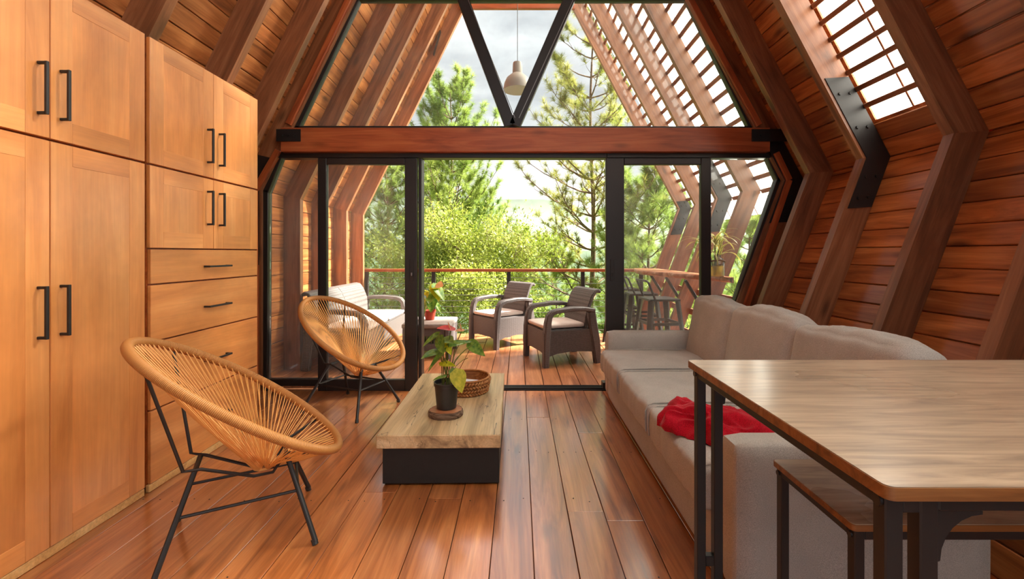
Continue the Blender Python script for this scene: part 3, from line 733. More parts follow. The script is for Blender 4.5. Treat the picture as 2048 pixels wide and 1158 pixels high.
# ------------------------------------------------------------------ string lounge chairs
def string_chair(label, loc, th, zc, ph, seed):
    t_ = thing('string_chair', label, 'chair', loc, th, 'tan string lounge chairs')
    a, b, k, e = 0.459, 0.350, 0.008, -0.068; cp, sp = math.cos(ph), math.sin(ph)
    def rim(t, ins=0.0):
        u = (a-ins)*math.cos(t); v = (b-ins)*math.sin(t)*(1-e*math.cos(t)); bow = k*math.sin(t)**2
        return Vector((u*cp+bow*sp, v, zc-u*sp+bow*cp))
    n = 96
    part('rim', MB().tube([rim(2*math.pi*i/n) for i in range(n)], 0.0195, 12, closed=True, uv=True), M_RIM, t_, smooth=80)
    nub = Vector((0.075, 0, 0.272)); nrm = Vector((sp, 0, cp)); mb = MB(); K = 86; rr = random.Random(seed)
    for i in range(K):
        for w_ in (0, 1):
            t = 2*math.pi*(i+0.28*w_)/K
            p = rim(t, -0.004 if w_ == 0 else 0.016); tt = t+rr.uniform(-.02, .02)
            q = nub+Vector((0.034*math.cos(tt), 0.030*math.sin(tt), 0.012*math.sin(7*t)))
            sag = 0.014 if w_ == 0 else -0.004
            mid = (p+q)/2 - nrm*sag
            mb.tube([p, mid, q], 0.0022, 4, cap=False)
    part('cord_webbing', mb, M_CORD, t_, smooth=0, kind='stuff')
    part('hub_ring', MB().tube([nub+Vector((0.036*math.cos(x), 0.032*math.sin(x), -0.006)) for x in np.linspace(0, 2*math.pi, 20, endpoint=False)], 0.006, 6, closed=True), M_CORD, t_)
    tops = {}; feet = {}; mids = {}
    for su in (-1, 1):
        for sv in (-1, 1):
            T = Vector((su*0.16+0.0, sv*0.07, 0.335)); Ft = Vector((su*0.265, sv*0.235, 0.0)); tops[su, sv] = T; feet[su, sv] = Ft; mids[su, sv] = Ft+(T-Ft)*0.58
            mb = MB().tube([Ft+Vector((0, 0, 0.012)), T], 0.0105, 10); lg = part('leg', mb, M_STEEL, t_)
            part('foot_cap', MB().tube([Ft, Ft+(T-Ft)*0.06], 0.0125, 10), M_BLACK, lg)
    for p, q in (((-1, -1), (1, -1)), ((-1, 1), (1, 1)), ((-1, -1), (-1, 1)), ((1, -1), (1, 1))):
        part('stretcher', MB().tube([mids[p], mids[q]], 0.0065, 8), M_STEEL, t_)
    for su in (-1, 1): part('top_bar', MB().tube([tops[su, -1], tops[su, 1]], 0.008, 8), M_STEEL, t_)
    for sv in (-1, 1):
        bt, ft = tops[-1, sv], tops[1, sv]
        part('cradle_rod', MB().tube([rim(math.pi-sv*0.75)-nrm*0.012, bt+Vector((-0.035, sv*0.02, 0.012)), bt+Vector((0.02, 0, 0)), Vector((0.04, sv*0.045, 0.252)), Vector((0.11, sv*0.045, 0.252)), ft, rim(sv*0.62)-nrm*0.014], 0.0065, 8), M_STEEL, t_)
    return t_
string_chair('tan string lounge chair with black legs beside the tall cabinet', (-1.183, 1.869, 0), 0.504, 0.584, 0.614, 1)
string_chair('tan string lounge chair with black legs in front of the closed sliding glass', (-1.300, 3.385, 0), -0.389, 0.593, 0.552, 2)

# ------------------------------------------------------------------ coffee table and what stands on it
CT = 0.271
t_ = thing('coffee_table', 'low coffee table with thick blond slab top on a black plinth', 'table', (-0.42, 2.79, 0), math.radians(0.9))
part('slab_top', MB().box((0, 0, 0), (1.145, 0.633, 0.069), 0.004), M_SLAB, t_, Matrix.Translation((0, 0, CT-0.0345)) @ Matrix.Rotation(math.pi/2, 4, 'Z'))
part('plinth', MB().box((0.008, 0, 0.106), (0.60, 1.09, 0.192), 0.003), M_BASE, t_)
for sx in (-0.24, 0.24):
    for sy in (-0.48, 0.48): part('foot', MB().box((sx, sy, 0.005), (0.05, 0.05, 0.01)), M_BLACK, t_)
pc = Vector((-0.417, 2.49, CT))
rs = random.Random(3); ph_ = [rs.uniform(0, 6.28) for _ in range(6)]
def irr(a, z): return 0.05*math.sin(2*a+ph_[0])+0.035*math.sin(3*a+ph_[1])+0.02*math.sin(7*a+ph_[2])+0.012*math.sin(17*a+ph_[3]+z*60)
ws = thing('wood_slice', 'round bark edged wood slice under the black plant pot', 'coaster', pc)
part('bark', MB().lathe([(0.086, 0), (0.092, 0.008), (0.094, 0.022), (0.091, 0.036), (0.086, 0.038)], 48, wob=irr), M_BARK, ws)
part('cut_face', MB().lathe([(0.0, 0.0392), (0.04, 0.0392), (0.0855, 0.0388), (0.086, 0.03)], 48, wob=irr), M_SLABE, ws)
pz = pc+Vector((0.0, 0.015, 0.0395))
def pot(t_, r0, r1, h, mat, soil_z, n=32):
    part('pot', MB().lathe([(r0*0.9, 0), (r0, 0.003), (r1*0.97, h*0.86), (r1*1.03, h*0.87), (r1*1.05, h), (r1*0.97, h), (r1*0.93, soil_z-0.004), (0.0, soil_z-0.004)], n), mat, t_, smooth=40)
    part('soil', MB().lathe([(0, soil_z+0.004), (r1*0.5, soil_z+0.006), (r1*0.93, soil_z)], n), M_SOIL, t_)
def heart(L_=1.0, W=0.62, droop=0.25, fold=0.12, nu=8, nv=6):
    """heart shaped leaf blade: the stalk joins near x=0, tip at x=L_"""
    def fn(i, j):
        u = i; w_ = W*0.5*(math.sin(math.pi*min(1, u**0.62))**0.85)*(1.12-0.30*u)+0.001; s_ = (j-0.5)*2
        x = L_*(u-0.16*(abs(s_)**1.5)*(1-u)**2*1.6) - 0.05*L_
        return (x, s_*w_*L_, -droop*L_*u*u - fold*L_*(1-abs(s_))*0.5*math.sin(math.pi*u)+0.04*L_)
    return MB().grid(fn, nu, nv)
HM = {}
def leaf_at(t_, base, tip, mat, nrm=(0, 0, 1), W=0.62, droop=0.2, name='leaf'):
    base, tip = Vector(base), Vector(tip); x = (tip-base); L_ = x.length; x.normalize(); z = Vector(nrm); z = (z-x*z.dot(x)).normalized(); y = z.cross(x)
    k = (round(W, 2), round(droop, 2), mat.name)
    if k not in HM: HM[k] = heart(1, W, droop).mesh(name, mat, 80, recalc=False)
    M = Matrix((x*L_, y*L_, z*L_)).transposed().to_4x4(); M.translation = base
    return link(name, HM[k], t_, M)
def stalk(t_, p0, p1, r=0.0025, bend=0.03, name='stem', mat=None):
    p0, p1 = Vector(p0), Vector(p1); h = Vector((p1.x-p0.x, p1.y-p0.y, 0)); mid = p0+(p1-p0)*0.5-h*0.18+Vector((0, 0, bend))
    return part(name, MB().tube([p0, p0+(mid-p0)*0.5-h*0.04, mid, mid+(p1-mid)*0.55+Vector((0, 0, bend*0.3)), p1], r, 6), mat or M_STEM, t_, smooth=80)
pl = thing('potted_anthurium', 'leafy plant with a red flower in a black nursery pot on the wood slice', 'plant', pz)
pot(pl, 0.056, 0.070, 0.150, M_POTB, 0.128)
def rel(u, v, d): return at(u, v, d)-pz
s0 = Vector((0, 0, 0.13))
LV = [((872, 670, 2.44), (840, 692, 2.40), M_LEAF, (-0.3, -0.5, 0.8), .5), ((874, 703, 2.46), (841, 712, 2.36), M_LEAF, (0.1, -0.3, 1), .62),
      ((884, 706, 2.42), (850, 741, 2.36), M_LEAF, (-0.6, -0.5, 0.5), .5), ((879, 679, 2.46), (884, 708, 2.38), M_LEAF, (-0.5, -0.8, 0.3), .8),
      ((886, 679, 2.52), (905, 679, 2.40), M_LEAF, (0, -0.5, 0.9), .8), ((905, 688, 2.50), (946, 679, 2.52), M_LEAF, (-0.1, -0.7, 0.7), .42),
      ((943, 688, 2.56), (970, 712, 2.50), M_LEAF, (-0.5, -0.6, 0.7), .7), ((915, 748, 2.43), (924, 788, 2.39), M_LEAFY, (0.15, -1, 0.2), .95),
      ((887, 753, 2.44), (864, 758, 2.40), M_LEAF, (0, -0.2, 1), .6), ((893, 690, 2.50), (902, 708, 2.44), M_LEAFY, (0.2, -0.8, 0.5), .7),
      ((886, 727, 2.48), (912, 729, 2.43), M_LEAFY, (0, -0.6, 0.8), .55), ((905, 742, 2.44), (912, 764, 2.42), M_LEAF, (-0.2, -0.9, 0.4), .9), ((912, 745, 2.52), (930, 752, 2.5), M_LEAF, (0.2, -0.5, 0.8), .7)]
for (b_, tp, mt, nm, W) in LV:
    B, T = rel(*b_), rel(*tp); leaf_at(pl, B, T, mt, nm, W*0.85); stalk(pl, s0+Vector((random.Random(b_[0]).uniform(-.03, .03), 0.0, 0)), B+(T-B)*0.08, 0.0026)
def flower(t_, b_, tp, mt, spx, base):
    B, T = rel2(b_), rel2(tp); leaf_at(t_, B, T, mt, (0, -0.5, 0.9), .6, 0.1, name='flower_spathe'); stalk(t_, base, B, 0.0028)
    part('spadix', MB().tube([B+(T-B)*0.06, B+(T-B)*0.06+Vector(spx)], [0.004, 0.0025], 8), M_SPATHP, t_)
rel2 = lambda p: at(*p)-pz
flower(pl, (902, 657, 2.47), (872, 655, 2.40), M_SPATHE, (-0.012, 0, 0.035), s0); flower(pl, (924, 660, 2.56), (909, 662, 2.52), M_SPATHP, (-0.01, 0, 0.04), s0+Vector((0.02, 0.02, 0)))
for (u, v, d) in ((930, 700, 2.55), (936, 716, 2.52), (918, 690, 2.5)): stalk(pl, s0+Vector((0.02, 0, 0)), rel(u, v, d), 0.0018)

bk = thing('woven_basket', 'round woven brown basket holding papers on the blond slab', 'basket', (-0.352, 2.93, CT))
Rb, Hb = 0.150, 0.098
part('basket_wall', MB().lathe([(0.0, 0.006), (Rb*0.86, 0.006), (Rb*0.93, Hb*0.5), (Rb*0.99, Hb), (Rb*1.01, Hb), (Rb*0.96, Hb*0.5), (Rb*0.9, 0.0), (0, 0)], 48), M_BASK, bk)
mb = MB()
for row in range(4):
    for i in range(44):
        a = 2*math.pi*(i+0.5*(row % 2))/44; r_ = Rb*(0.93+0.033*row); z = 0.013+row*0.023; sg = 1 if row % 2 else -1
        c = Vector((r_*math.cos(a), r_*math.sin(a), z)); tg = Vector((-math.sin(a), math.cos(a), 0)); d = (tg*0.8+Vector((0, 0, sg*0.62))).normalized()
        mb.tube([c-d*0.016, c-d*0.006+c.normalized()*0.003, c+d*0.006+c.normalized()*0.003, c+d*0.016], [0.003, 0.0078, 0.0078, 0.003], 6)
part('weave', mb, M_BASK, bk, smooth=80)
part('basket_rim', MB().tube([(Rb*1.0*math.cos(x), Rb*1.0*math.sin(x), Hb+0.003) for x in np.linspace(0, 2*math.pi, 48, endpoint=False)], 0.0075, 8, closed=True, uv=True), M_BASK, bk, smooth=80)
for (x, y, z, rz, rx, ry) in ((0.03, -0.02, 0.062, 0.4, 0.25, 0.2),):
    pp = thing('paper_card', 'white folded card lying in the woven basket', 'paper', (-0.352+x, 2.93+y, CT+z)); pp.rotation_euler = (rx, ry, rz)
    part('sheet', MB().box((0, 0, 0), (0.13, 0.09, 0.0015)), M_CLOTH, pp); part('cover', MB().box((0.02, 0, 0.002), (0.085, 0.055, 0.001)), plain('pale_print', srgb(206, 214, 222), rough=0.6), pp)

# ------------------------------------------------------------------ sofa
so = thing('sofa', 'long taupe fabric sofa with three back cushions against the sloping wall', 'sofa', (1.15, 2.56, 0))
ox, oy = 1.15, 2.56
def sp_(name, mb, c, mat=M_SOFA, rot=None, **k):
    M = Matrix.Translation((c[0]-ox, c[1]-oy, c[2]))
    if rot is not None: M = M @ rot
    return part(name, mb, mat, so, M, smooth=60, **k)
sp_('base', rounded(0.86, 1.96, 0.235, 0.02, 8), (1.150, 2.565, 0.143))
sp_('arm', rounded(0.87, 0.135, 0.527, 0.035, 10, wr=0.002), (1.160, 1.520, 0.292)); sp_('arm', rounded(0.86, 0.125, 0.527, 0.035, 10, wr=0.002, seed=4), (1.152, 3.605, 0.292))
sp_('back_frame', rounded(0.12, 1.96, 0.50, 0.035, 8), (1.63, 2.565, 0.37))
for x in (0.80, 1.52):
    for y in (1.53, 3.59): part('foot', MB().lathe([(0.018, 0), (0.022, 0.03)], 12), M_BLACK, so, Matrix.Translation((x-ox, y-oy, 0)))
ye = [3.535, 2.905, 2.25, 1.592]
for i, (a, b) in enumerate(zip(ye, ye[1:])):
    L_ = a-b; nt_ = 34
    mb = rounded(0.88, L_-0.016, 0.175, 0.032, nt_, puff=0.018, wr=0.003, seed=i*5)
    # soft gathers down the front edge
    V2 = []
    for p in mb.v:
        x, y, z = p
        if x < -0.36:
            s_ = math.sin(y*78+3*math.sin(y*19+i)+i)*(0.6+0.4*math.sin(y*31+i*2)); x += 0.006*s_*min(1, (-x-0.36)/0.05)
        if z > 0.06 and x > -0.42: z += 0.005*math.sin(x*30+2.2*math.sin(y*9+i))*math.exp(-((y+0.02)/0.22)**2)
        V2.append((x, y, z))
    mb.v = V2
    sc_ = sp_('seat_cushion', mb, (1.105, (a+b)/2, 0.328))
    for s_ in (-1, 1):   # piped seam round the cushion's side
        yy = s_*(L_/2-0.026); P_ = [(0.40, yy, 0.090), (0.1, yy, 0.094), (-0.2, yy, 0.094), (-0.40, yy, 0.088), (-0.428, yy, 0.076), (-0.444, yy, 0.05), (-0.446, yy, 0.0), (-0.442, yy, -0.06)]
        part('piping', MB().tube(P_, 0.0045, 6), M_SOFA, sc_, MW[sc_.name], smooth=80)
    bc = rounded(0.20, L_+0.003, 0.50, 0.05, 22, puff=0.03, wr=0.004, seed=i*9+2)
    V2 = []
    for x, y, z in bc.v:
        f_ = max(0, (z-0.12)/0.13); z += f_*0.011*math.sin(y*5.0+i*1.7)+ f_*0.006*math.sin(y*34+2*math.sin(x*20)); z -= 0.012*f_*(y/(L_/2))**2
        V2.append((x, y, z))
    bc.v = V2
    bq = sp_('back_cushion', bc, (1.475, (a+b)/2, 0.590), rot=Matrix.Rotation(math.radians(10), 4, 'Y'))
# red blanket crumpled on the nearest seat
bl = thing('red_blanket', 'crumpled red blanket on the sofa seat next to the front arm', 'blanket', (0.90, 1.80, 0.425), math.radians(-38))
mb = rounded(0.56, 0.26, 0.13, 0.06, 56)
V2 = []
for x, y, z in mb.v:
    q = Vector((x*7, y*11, z*7)); f_ = 1-abs(mnoise.noise(q*0.9)*2); g = 1-abs(mnoise.noise(q*2.1+Vector((5, 2, 1)))*2)
    h = 0.034*f_+0.016*g+0.03*mnoise.noise(Vector((x*3.2, y*3, 7))); env = 1.0-0.35*((x+0.28)/0.56)
    n_ = Vector((x*0.3, y, z*1.6)).normalized()
    p = Vector((x, y*(0.85+0.3*math.sin(x*9)), z*env))+n_*h
    p.z = max(p.z, -0.016) + 0.016
    V2.append(p)
mb.v = V2; part('cloth', mb, M_RED, bl, smooth=180)

# ------------------------------------------------------------------ bar table and stool
tb = thing('bar_table', 'tall bar table with rustic brown top and double black steel legs', 'table', (1.07, 0.889, 0))
def rrect(x0, x1, y0, y1, r, n=5):
    out = []
    for cx, cy, a0 in ((x1-r, y1-r, 0), (x0+r, y1-r, 90), (x0+r, y0+r, 180), (x1-r, y0+r, 270)):
        for i in range(n+1): a = math.radians(a0+90*i/n); out.append((cx+r*math.cos(a), cy+r*math.sin(a)))
    return out
def top_board(t_, x0, x1, y0, y1, z0, z1, r=0.012):
    part('edge_band', MB().prism(rrect(x0, x1, y0, y1, r), z0, z1-0.0012, 'z'), M_EDGE, t_)
    part('table_top', MB().prism(rrect(x0+.0015, x1-.0015, y0+.0015, y1-.0015, r), z0+0.002, z1, 'z'), M_OAK, t_)
hx0, hx1, hy0, hy1 = 0.4715-1.07, 1.672-1.07, 0.5565-0.889, 1.222-0.889
top_board(tb, hx0, hx1, hy0, hy1, 0.882, 0.90)
ps = 0.0245
def post_pair(y, sgn):
    xo = hx0+0.013 if sgn < 0 else hx1-0.013-0.0245-0.047
    for k in range(2):
        part('leg', MB().box((xo+ps/2+0.0465*k, y, 0.4405), (ps, 0.022, 0.881), 0.002), M_STEEL, tb)
    for z in (0.36, 0.869): part('spacer', MB().box((xo+ps+0.011, y, z), (0.024, 0.0205, 0.028), 0.002), M_STEEL, tb)
    for k, z in ((0, 0.869),): part('bolt', MB().tube([(xo-0.004 if sgn < 0 else xo+0.075, y, z), (xo+0.001 if sgn < 0 else xo+0.07, y, z)], 0.008, 12), M_BLACK, tb)
    # curved gusset under the long rail
    s_ = 1 if sgn < 0 else -1; x = xo+(0.0465+ps if sgn < 0 else 0); pts = [(x, 0.856), (x+s_*0.065, 0.856), (x+s_*0.065, 0.850)]
    for i in range(7): a = math.pi/2*i/6; pts.append((x+s_*(0.065-0.057*math.sin(a)), 0.850-0.062*(1-math.cos(a))))
    pts.append((x, 0.785)); part('gusset', MB().prism(pts, y-0.004, y+0.004), M_STEEL, tb)
yn, yf = 0.586-0.889, 1.194-0.889
for y in (yn, yf): post_pair(y, -1); post_pair(y, 1)
for y in (yn, yf): part('apron_bar', MB().box(((hx0+hx1)/2, y, 0.8695), (hx1-hx0-0.026-2*(0.0465+ps), 0.022, 0.023), 0.002), M_STEEL, tb)
for x in (hx0+0.013+ps/2, hx1-0.013-ps/2):
    part('apron_bar', MB().box((x, (yn+yf)/2, 0.8695), (ps-0.003, yf-yn-0.022, 0.023), 0.002), M_STEEL, tb)
    part('foot_bar', MB().box((x+(0.0465 if x < 0 else -0.0465), (yn+yf)/2, 0.10), (ps-0.003, yf-yn-0.02, 0.02), 0.002), M_STEEL, tb)
st = thing('low_stool', 'stool with rustic brown seat pushed under the bar table', 'stool', (0.878, 1.02, 0))
top_board(st, -0.203, 0.203, -0.140, 0.141, 0.636, 0.65, 0.01)
for sx in (-1, 1):
    for sy in (-1, 1):
        part('leg', MB().box((sx*0.184, sy*0.124, 0.318), (0.0215, 0.0215, 0.636), 0.002), M_STEEL, st)
        part('bolt', MB().tube([(sx*0.1945, sy*0.124, 0.622), (sx*0.199, sy*0.124, 0.622)], 0.0065, 12), M_BLACK, st)
for sy in (-1, 1):
    part('seat_rail', MB().box((0, sy*0.124, 0.625), (0.347, 0.02, 0.021), 0.002), M_STEEL, st); 
for sx in (-1, 1):
    part('seat_rail', MB().box((sx*0.184, 0, 0.625), (0.02, 0.226, 0.021), 0.002), M_STEEL, st); part('foot_bar', MB().box((sx*0.184, 0, 0.12), (0.018, 0.226, 0.02), 0.002), M_STEEL, st)

# ------------------------------------------------------------------ wicker furniture on the deck
def wicker_seat(name, label, cat, loc, rz, w_, n, group=None):
    t_ = thing(name, label, cat, loc, rz, group); hw = w_/2; sxs = (-1, 1)
    for s_ in sxs:
        x = s_*(hw-0.045)
        part('leg', MB().sweep([(x, -0.305, 0), (x, -0.300, 0.2), (x, -0.292, 0.36)], [0.066, 0.074, 0.078], [0.062, 0.072, 0.078]), M_WICK, t_)
        part('leg', MB().sweep([(x, 0.315, 0), (x, 0.285, 0.25), (x, 0.255, 0.40), (x, 0.235, 0.56)], [0.07, 0.07, 0.066, 0.06], [0.085, 0.10, 0.10, 0.09]), M_WICK, t_)
        part('arm', MB().sweep([(x, -0.292, 0.34), (x, -0.282, 0.46), (x, -0.268, 0.525), (x, -0.235, 0.567), (x, -0.185, 0.584), (x, 0.0, 0.600), (x, 0.15, 0.596), (x, 0.27, 0.575)],
             [0.078, 0.078, 0.08, 0.082, 0.084, 0.084, 0.08, 0.07], [0.078, 0.07, 0.062, 0.055, 0.048, 0.046, 0.046, 0.046]), M_WICK, t_)
        arch = [(-0.27, 0.375), (0.27, 0.375), (0.30, 0.12), (0.19, 0.135), (0.0, 0.15), (-0.18, 0.135), (-0.28, 0.11)]
        part('side_panel', MB().prism(arch, x-0.016, x+0.016, 'x'), M_WICK, t_)
    iw = w_-0.15
    part('front_panel', MB().prism([(-iw/2-0.01, 0.375), (iw/2+0.01, 0.375), (iw/2+0.01, 0.12), (iw/4, 0.14), (-iw/4, 0.14), (-iw/2-0.01, 0.12)], -0.305, -0.27), M_WICK, t_)
    part('back_panel', MB().prism([(-iw/2-0.01, 0.375), (iw/2+0.01, 0.375), (iw/2+0.01, 0.14), (-iw/2-0.01, 0.14)], 0.25, 0.28), M_WICK, t_)
    part('seat_deck', MB().box((0, -0.02, 0.372), (iw+0.02, 0.54, 0.025), 0.004), M_WICK, t_)
    sw = iw/n
    for i in range(n):
        xc = -iw/2+sw*(i+0.5)
        part('backrest', MB().sweep([(xc, 0.190, 0.385), (xc, 0.205, 0.50), (xc, 0.235, 0.62), (xc, 0.275, 0.72), (xc, 0.315, 0.775), (xc, 0.350, 0.785), (xc, 0.372, 0.765)],
             sw-(0.006 if n > 1 else 0), [0.05, 0.042, 0.04, 0.04, 0.036, 0.034, 0.03]), M_WICK, t_)
        part('seat_cushion', rounded(sw-0.02, 0.50, 0.05, 0.022, 10, puff=0.008), M_CUSH, t_, Matrix.Translation((xc, -0.055, 0.412)), smooth=60)
    return t_
wicker_seat('wicker_armchair', 'brown wicker armchair on the deck, the one nearer the sofa', 'chair', (0.468, 4.93, 0), math.radians(-70), 0.66, 1, 'brown wicker armchairs')
wicker_seat('wicker_armchair', 'brown wicker armchair on the deck against the cable railing', 'chair', (-0.225, 5.80, 0), math.radians(-50), 0.64, 1, 'brown wicker armchairs')
wicker_seat('wicker_loveseat', 'two seat wicker sofa with pale cushions behind the sliding glass', 'sofa', (-1.86, 5.20, 0), math.radians(90), 1.62, 2)
wt = thing('wicker_side_table', 'low brown wicker side table holding the red plant pot', 'table', (-1.05, 5.20, 0))
part('table_top', rounded(0.56, 0.60, 0.06, 0.02, 6), plain('grey_wicker_top', srgb(150, 138, 132), rough=0.55, noise=.1, nscale=120, bump=0.4), wt, Matrix.Translation((0, 0, 0.372)))
for sx in (-1, 1):
    for sy in (-1, 1): part('leg', MB().sweep([(sx*0.245, sy*0.265, 0), (sx*0.235, sy*0.255, 0.345)], [0.05, 0.07], [0.05, 0.07]), M_WICK, wt)
for sy in (-1, 1): part('apron', MB().box((0, sy*0.262, 0.30), (0.42, 0.02, 0.09), 0.004), M_WICK, wt); part('shelf_edge', MB().box((0, sy*0.262, 0.13), (0.43, 0.02, 0.08), 0.004), M_WICK, wt)
for sx in (-1, 1): part('side_panel', MB().box((sx*0.245, 0, 0.22), (0.02, 0.46, 0.24), 0.004), M_WICK, wt)
part('shelf', MB().box((0, 0, 0.165), (0.46, 0.5, 0.015)), M_WICK, wt)
for i in range(15): part('lattice_bar', MB().box((-0.2+0.4*i/14, -0.255, 0.215), (0.008, 0.008, 0.10)), M_WICK, wt)

rpz = Vector((-1.065, 5.20, 0.403)); rel = lambda u, v, d: at(u, v, d)-rpz
rp = thing('potted_plant', 'small plant with pale leaves in a red pot on the side table', 'plant', rpz)
pot(rp, 0.052, 0.070, 0.115, M_POTR, 0.10)
s0 = Vector((0, 0, 0.10))
for (b_, tp, mt, nm, W) in [((872, 574, 5.2), (892, 600, 5.1), M_LEAF, (0.6, -0.6, 0.5), .6), ((868, 575, 5.2), (879, 602, 5.1), M_LEAFY, (0.3, -0.9, 0.3), .6), ((862, 590, 5.2), (857, 605, 5.05), M_LEAF, (0, -0.9, 0.4), .9),
     ((864, 600, 5.2), (861, 624, 5.08), M_LEAF, (0, -1, 0.3), .75), ((852, 588, 5.2), (846, 606, 5.1), M_LEAFY, (-0.3, -0.9, 0.3), .6), ((852, 604, 5.2), (846, 628, 5.1), M_LEAF, (-0.4, -0.8, 0.3), .5),
     ((860, 585, 5.2), (850, 578, 5.1), M_LEAFY, (0, -0.6, 0.8), .7), ((873, 608, 5.2), (884, 626, 5.1), M_LEAF, (0.4, -0.6, 0.5), .35), ((870, 580, 5.2), (868, 572, 5.1), M_LEAFY, (0, -0.5, 0.8), .9)]:
    B, T = rel(*b_), rel(*tp); leaf_at(rp, B, T, mt, nm, W); stalk(rp, s0, B+(T-B)*0.06, 0.003)
B, T = rel(875, 570, 5.2), rel(886, 572, 5.1); leaf_at(rp, B, T, M_SPATHP, (0, -0.8, 0.5), .9, 0.1, name='flower_spathe'); stalk(rp, s0, B, 0.003)

# ------------------------------------------------------------------ railing, counter, stools, jar plant, pendant lamp
rl = thing('deck_railing', 'deck railing of thin cables and black posts under a wooden rail', 'railing', (-0.2, 6.42, 0))
plank('hand_rail', (-2.12, 0, 0.945), (2.0, 0, 0.945), 0.09, 0.042, M_RAIL, rl)
for x in (-2.05+0.2-0.2, -1.06, 0.05, 1.14, 2.0): part('post', MB().box((x, 0, 0.462), (0.055, 0.05, 0.924), 0.003), M_STEEL, rl)
for i in range(10): part('cable', MB().tube([(-2.12, 0, 0.07+0.085*i), (2.0, 0, 0.07+0.085*i)], 0.0032, 6), M_CHROME, rl)
ct = thing('bar_counter', 'live edge wooden bar counter along the sloping deck posts', 'counter', (1.8, 5.2, 0))
inner = [(1.93, 3.98), (1.90, 4.25), (1.845, 4.42), (1.80, 4.50), (1.775, 4.62), (1.70, 4.78), (1.69, 4.95), (1.62, 5.10), (1.60, 5.30), (1.545, 5.45), (1.53, 5.66), (1.56, 5.85), (1.62, 6.10), (1.66, 6.30)]
mb = MB(); pts = inner+[(1.965, 6.30), (1.965, 3.98)]
nz = [(0.925, 0.022), (0.935, 0.006), (0.955, 0.0), (0.972, 0.004), (0.978, 0.012)]; vs = []; nn = len(inner); k_ = 5
dense = []
for i in range(nn-1):
    for j in range(k_):
        f_ = j/k_; dense.append((inner[i][0]*(1-f_)+inner[i+1][0]*f_, inner[i][1]*(1-f_)+inner[i+1][1]*f_))
dense.append(inner[-1]); m_ = len(dense)
for z, dx in nz:
    for i, (x, y) in enumerate(dense):
        q = 0.014*mnoise.noise(Vector((y*11, z*30, 2))); vs.append((x+dx+q-1.8, y-5.2, z))
fs = []
for r_ in range(len(nz)-1):
    for i in range(m_-1): fs.append((r_*m_+i, r_*m_+i+1, (r_+1)*m_+i+1, (r_+1)*m_+i))
o = len(vs)
for z in (nz[0][0], nz[-1][0]):
    for (x, y) in dense: vs.append((1.965-1.8+0.0, y-5.2, z))
for i in range(m_-1):
    fs.append((i, i+1, o+i+1, o+i)); b0 = (len(nz)-1)*m_; fs.append((b0+i, b0+i+1, o+m_+i+1, o+m_+i)); fs.append((o+i, o+i+1, o+m_+i+1, o+m_+i))
fs.append((0, o, o+m_, 4*m_)); fs.append((m_-1, o+m_-1, o+2*m_-1, 5*m_-1))
slab = part('slab_top', mb.add(vs, fs), M_SLABE, ct, smooth=50)
for y in (4.56, 5.16, 5.76): part('bracket', MB().bar((1.90-1.8, y-5.2, 0.66), (1.74-1.8, y-5.2, 0.915), 0.03, 0.03, 0.003), M_STEEL, ct); 
def metal_stool(label, loc, rz):
    t_ = thing('metal_bar_stool', label, 'stool', loc, rz, 'black metal bar stools at the counter')
    part('seat', rounded(0.32, 0.32, 0.03, 0.014, 6), M_STEEL, t_, Matrix.Translation((0, 0, 0.735)))
    for sx in (-1, 1):
        for sy in (-1, 1): part('leg', MB().sweep([(sx*0.215, sy*0.215, 0), (sx*0.135, sy*0.135, 0.725)], [0.045, 0.06], [0.03, 0.035], side=(1, -sx*sy, 0)), M_STEEL, t_)
    for z, r_ in ((0.24, 0.185), (0.50, 0.158)):
        for a in range(4):
            c, s_ = (r_, 0) if a % 2 == 0 else (0, r_); sg = 1 if a < 2 else -1
            part('foot_bar', MB().box((c*sg, s_*sg, z), (0.012 if c else 2*r_, 0.012 if s_ else 2*r_, 0.03), 0.002), M_STEEL, t_)
    pts = [(-0.10, -0.15, 0.74), (-0.17, -0.15, 0.91), (-0.185, -0.13, 0.925), (-0.185, 0.13, 0.925), (-0.17, 0.15, 0.91), (-0.10, 0.15, 0.74)]
    part('back_bar', MB().tube(pts, 0.011, 8), M_STEEL, t_)
    return t_
metal_stool('black metal bar stool at the counter, nearest the glass', (1.42, 4.42, 0), 0.1)
metal_stool('black metal bar stool at the counter, middle of three', (1.40, 5.00, 0), -0.05)
metal_stool('black metal bar stool at the counter, nearest the railing', (1.36, 5.66, 0), 0.0)

jz = Vector((1.865, 4.14, 0.978)); 
jar = thing('jar_plant', 'striped strap leaf plant in a clear jar of amber water on the counter', 'plant', jz)
JR = 0.082
part('jar', MB().lathe([(0.0, 0.0), (JR*0.95, 0.0), (JR, 0.01), (JR, 0.14), (JR*0.9, 0.165), (JR*0.62, 0.18), (JR*0.62, 0.205), (JR*0.66, 0.207)], 32), M_JAR, jar, smooth=60)
part('water', MB().lathe([(0.0, 0.004), (JR*0.93, 0.004), (JR*0.96, 0.012), (JR*0.96, 0.10), (0.0, 0.10)], 32), M_WATER, jar, smooth=60)
part('rope_collar', MB().tube([(JR*1.05*math.cos(x), JR*1.05*math.sin(x)-0.0, 0.125-0.03*math.sin(x-math.pi)*-1) for x in np.linspace(0, 2*math.pi, 28, endpoint=False)], 0.008, 8, closed=True), M_ROPE, jar, smooth=80)
rj = random.Random(8)
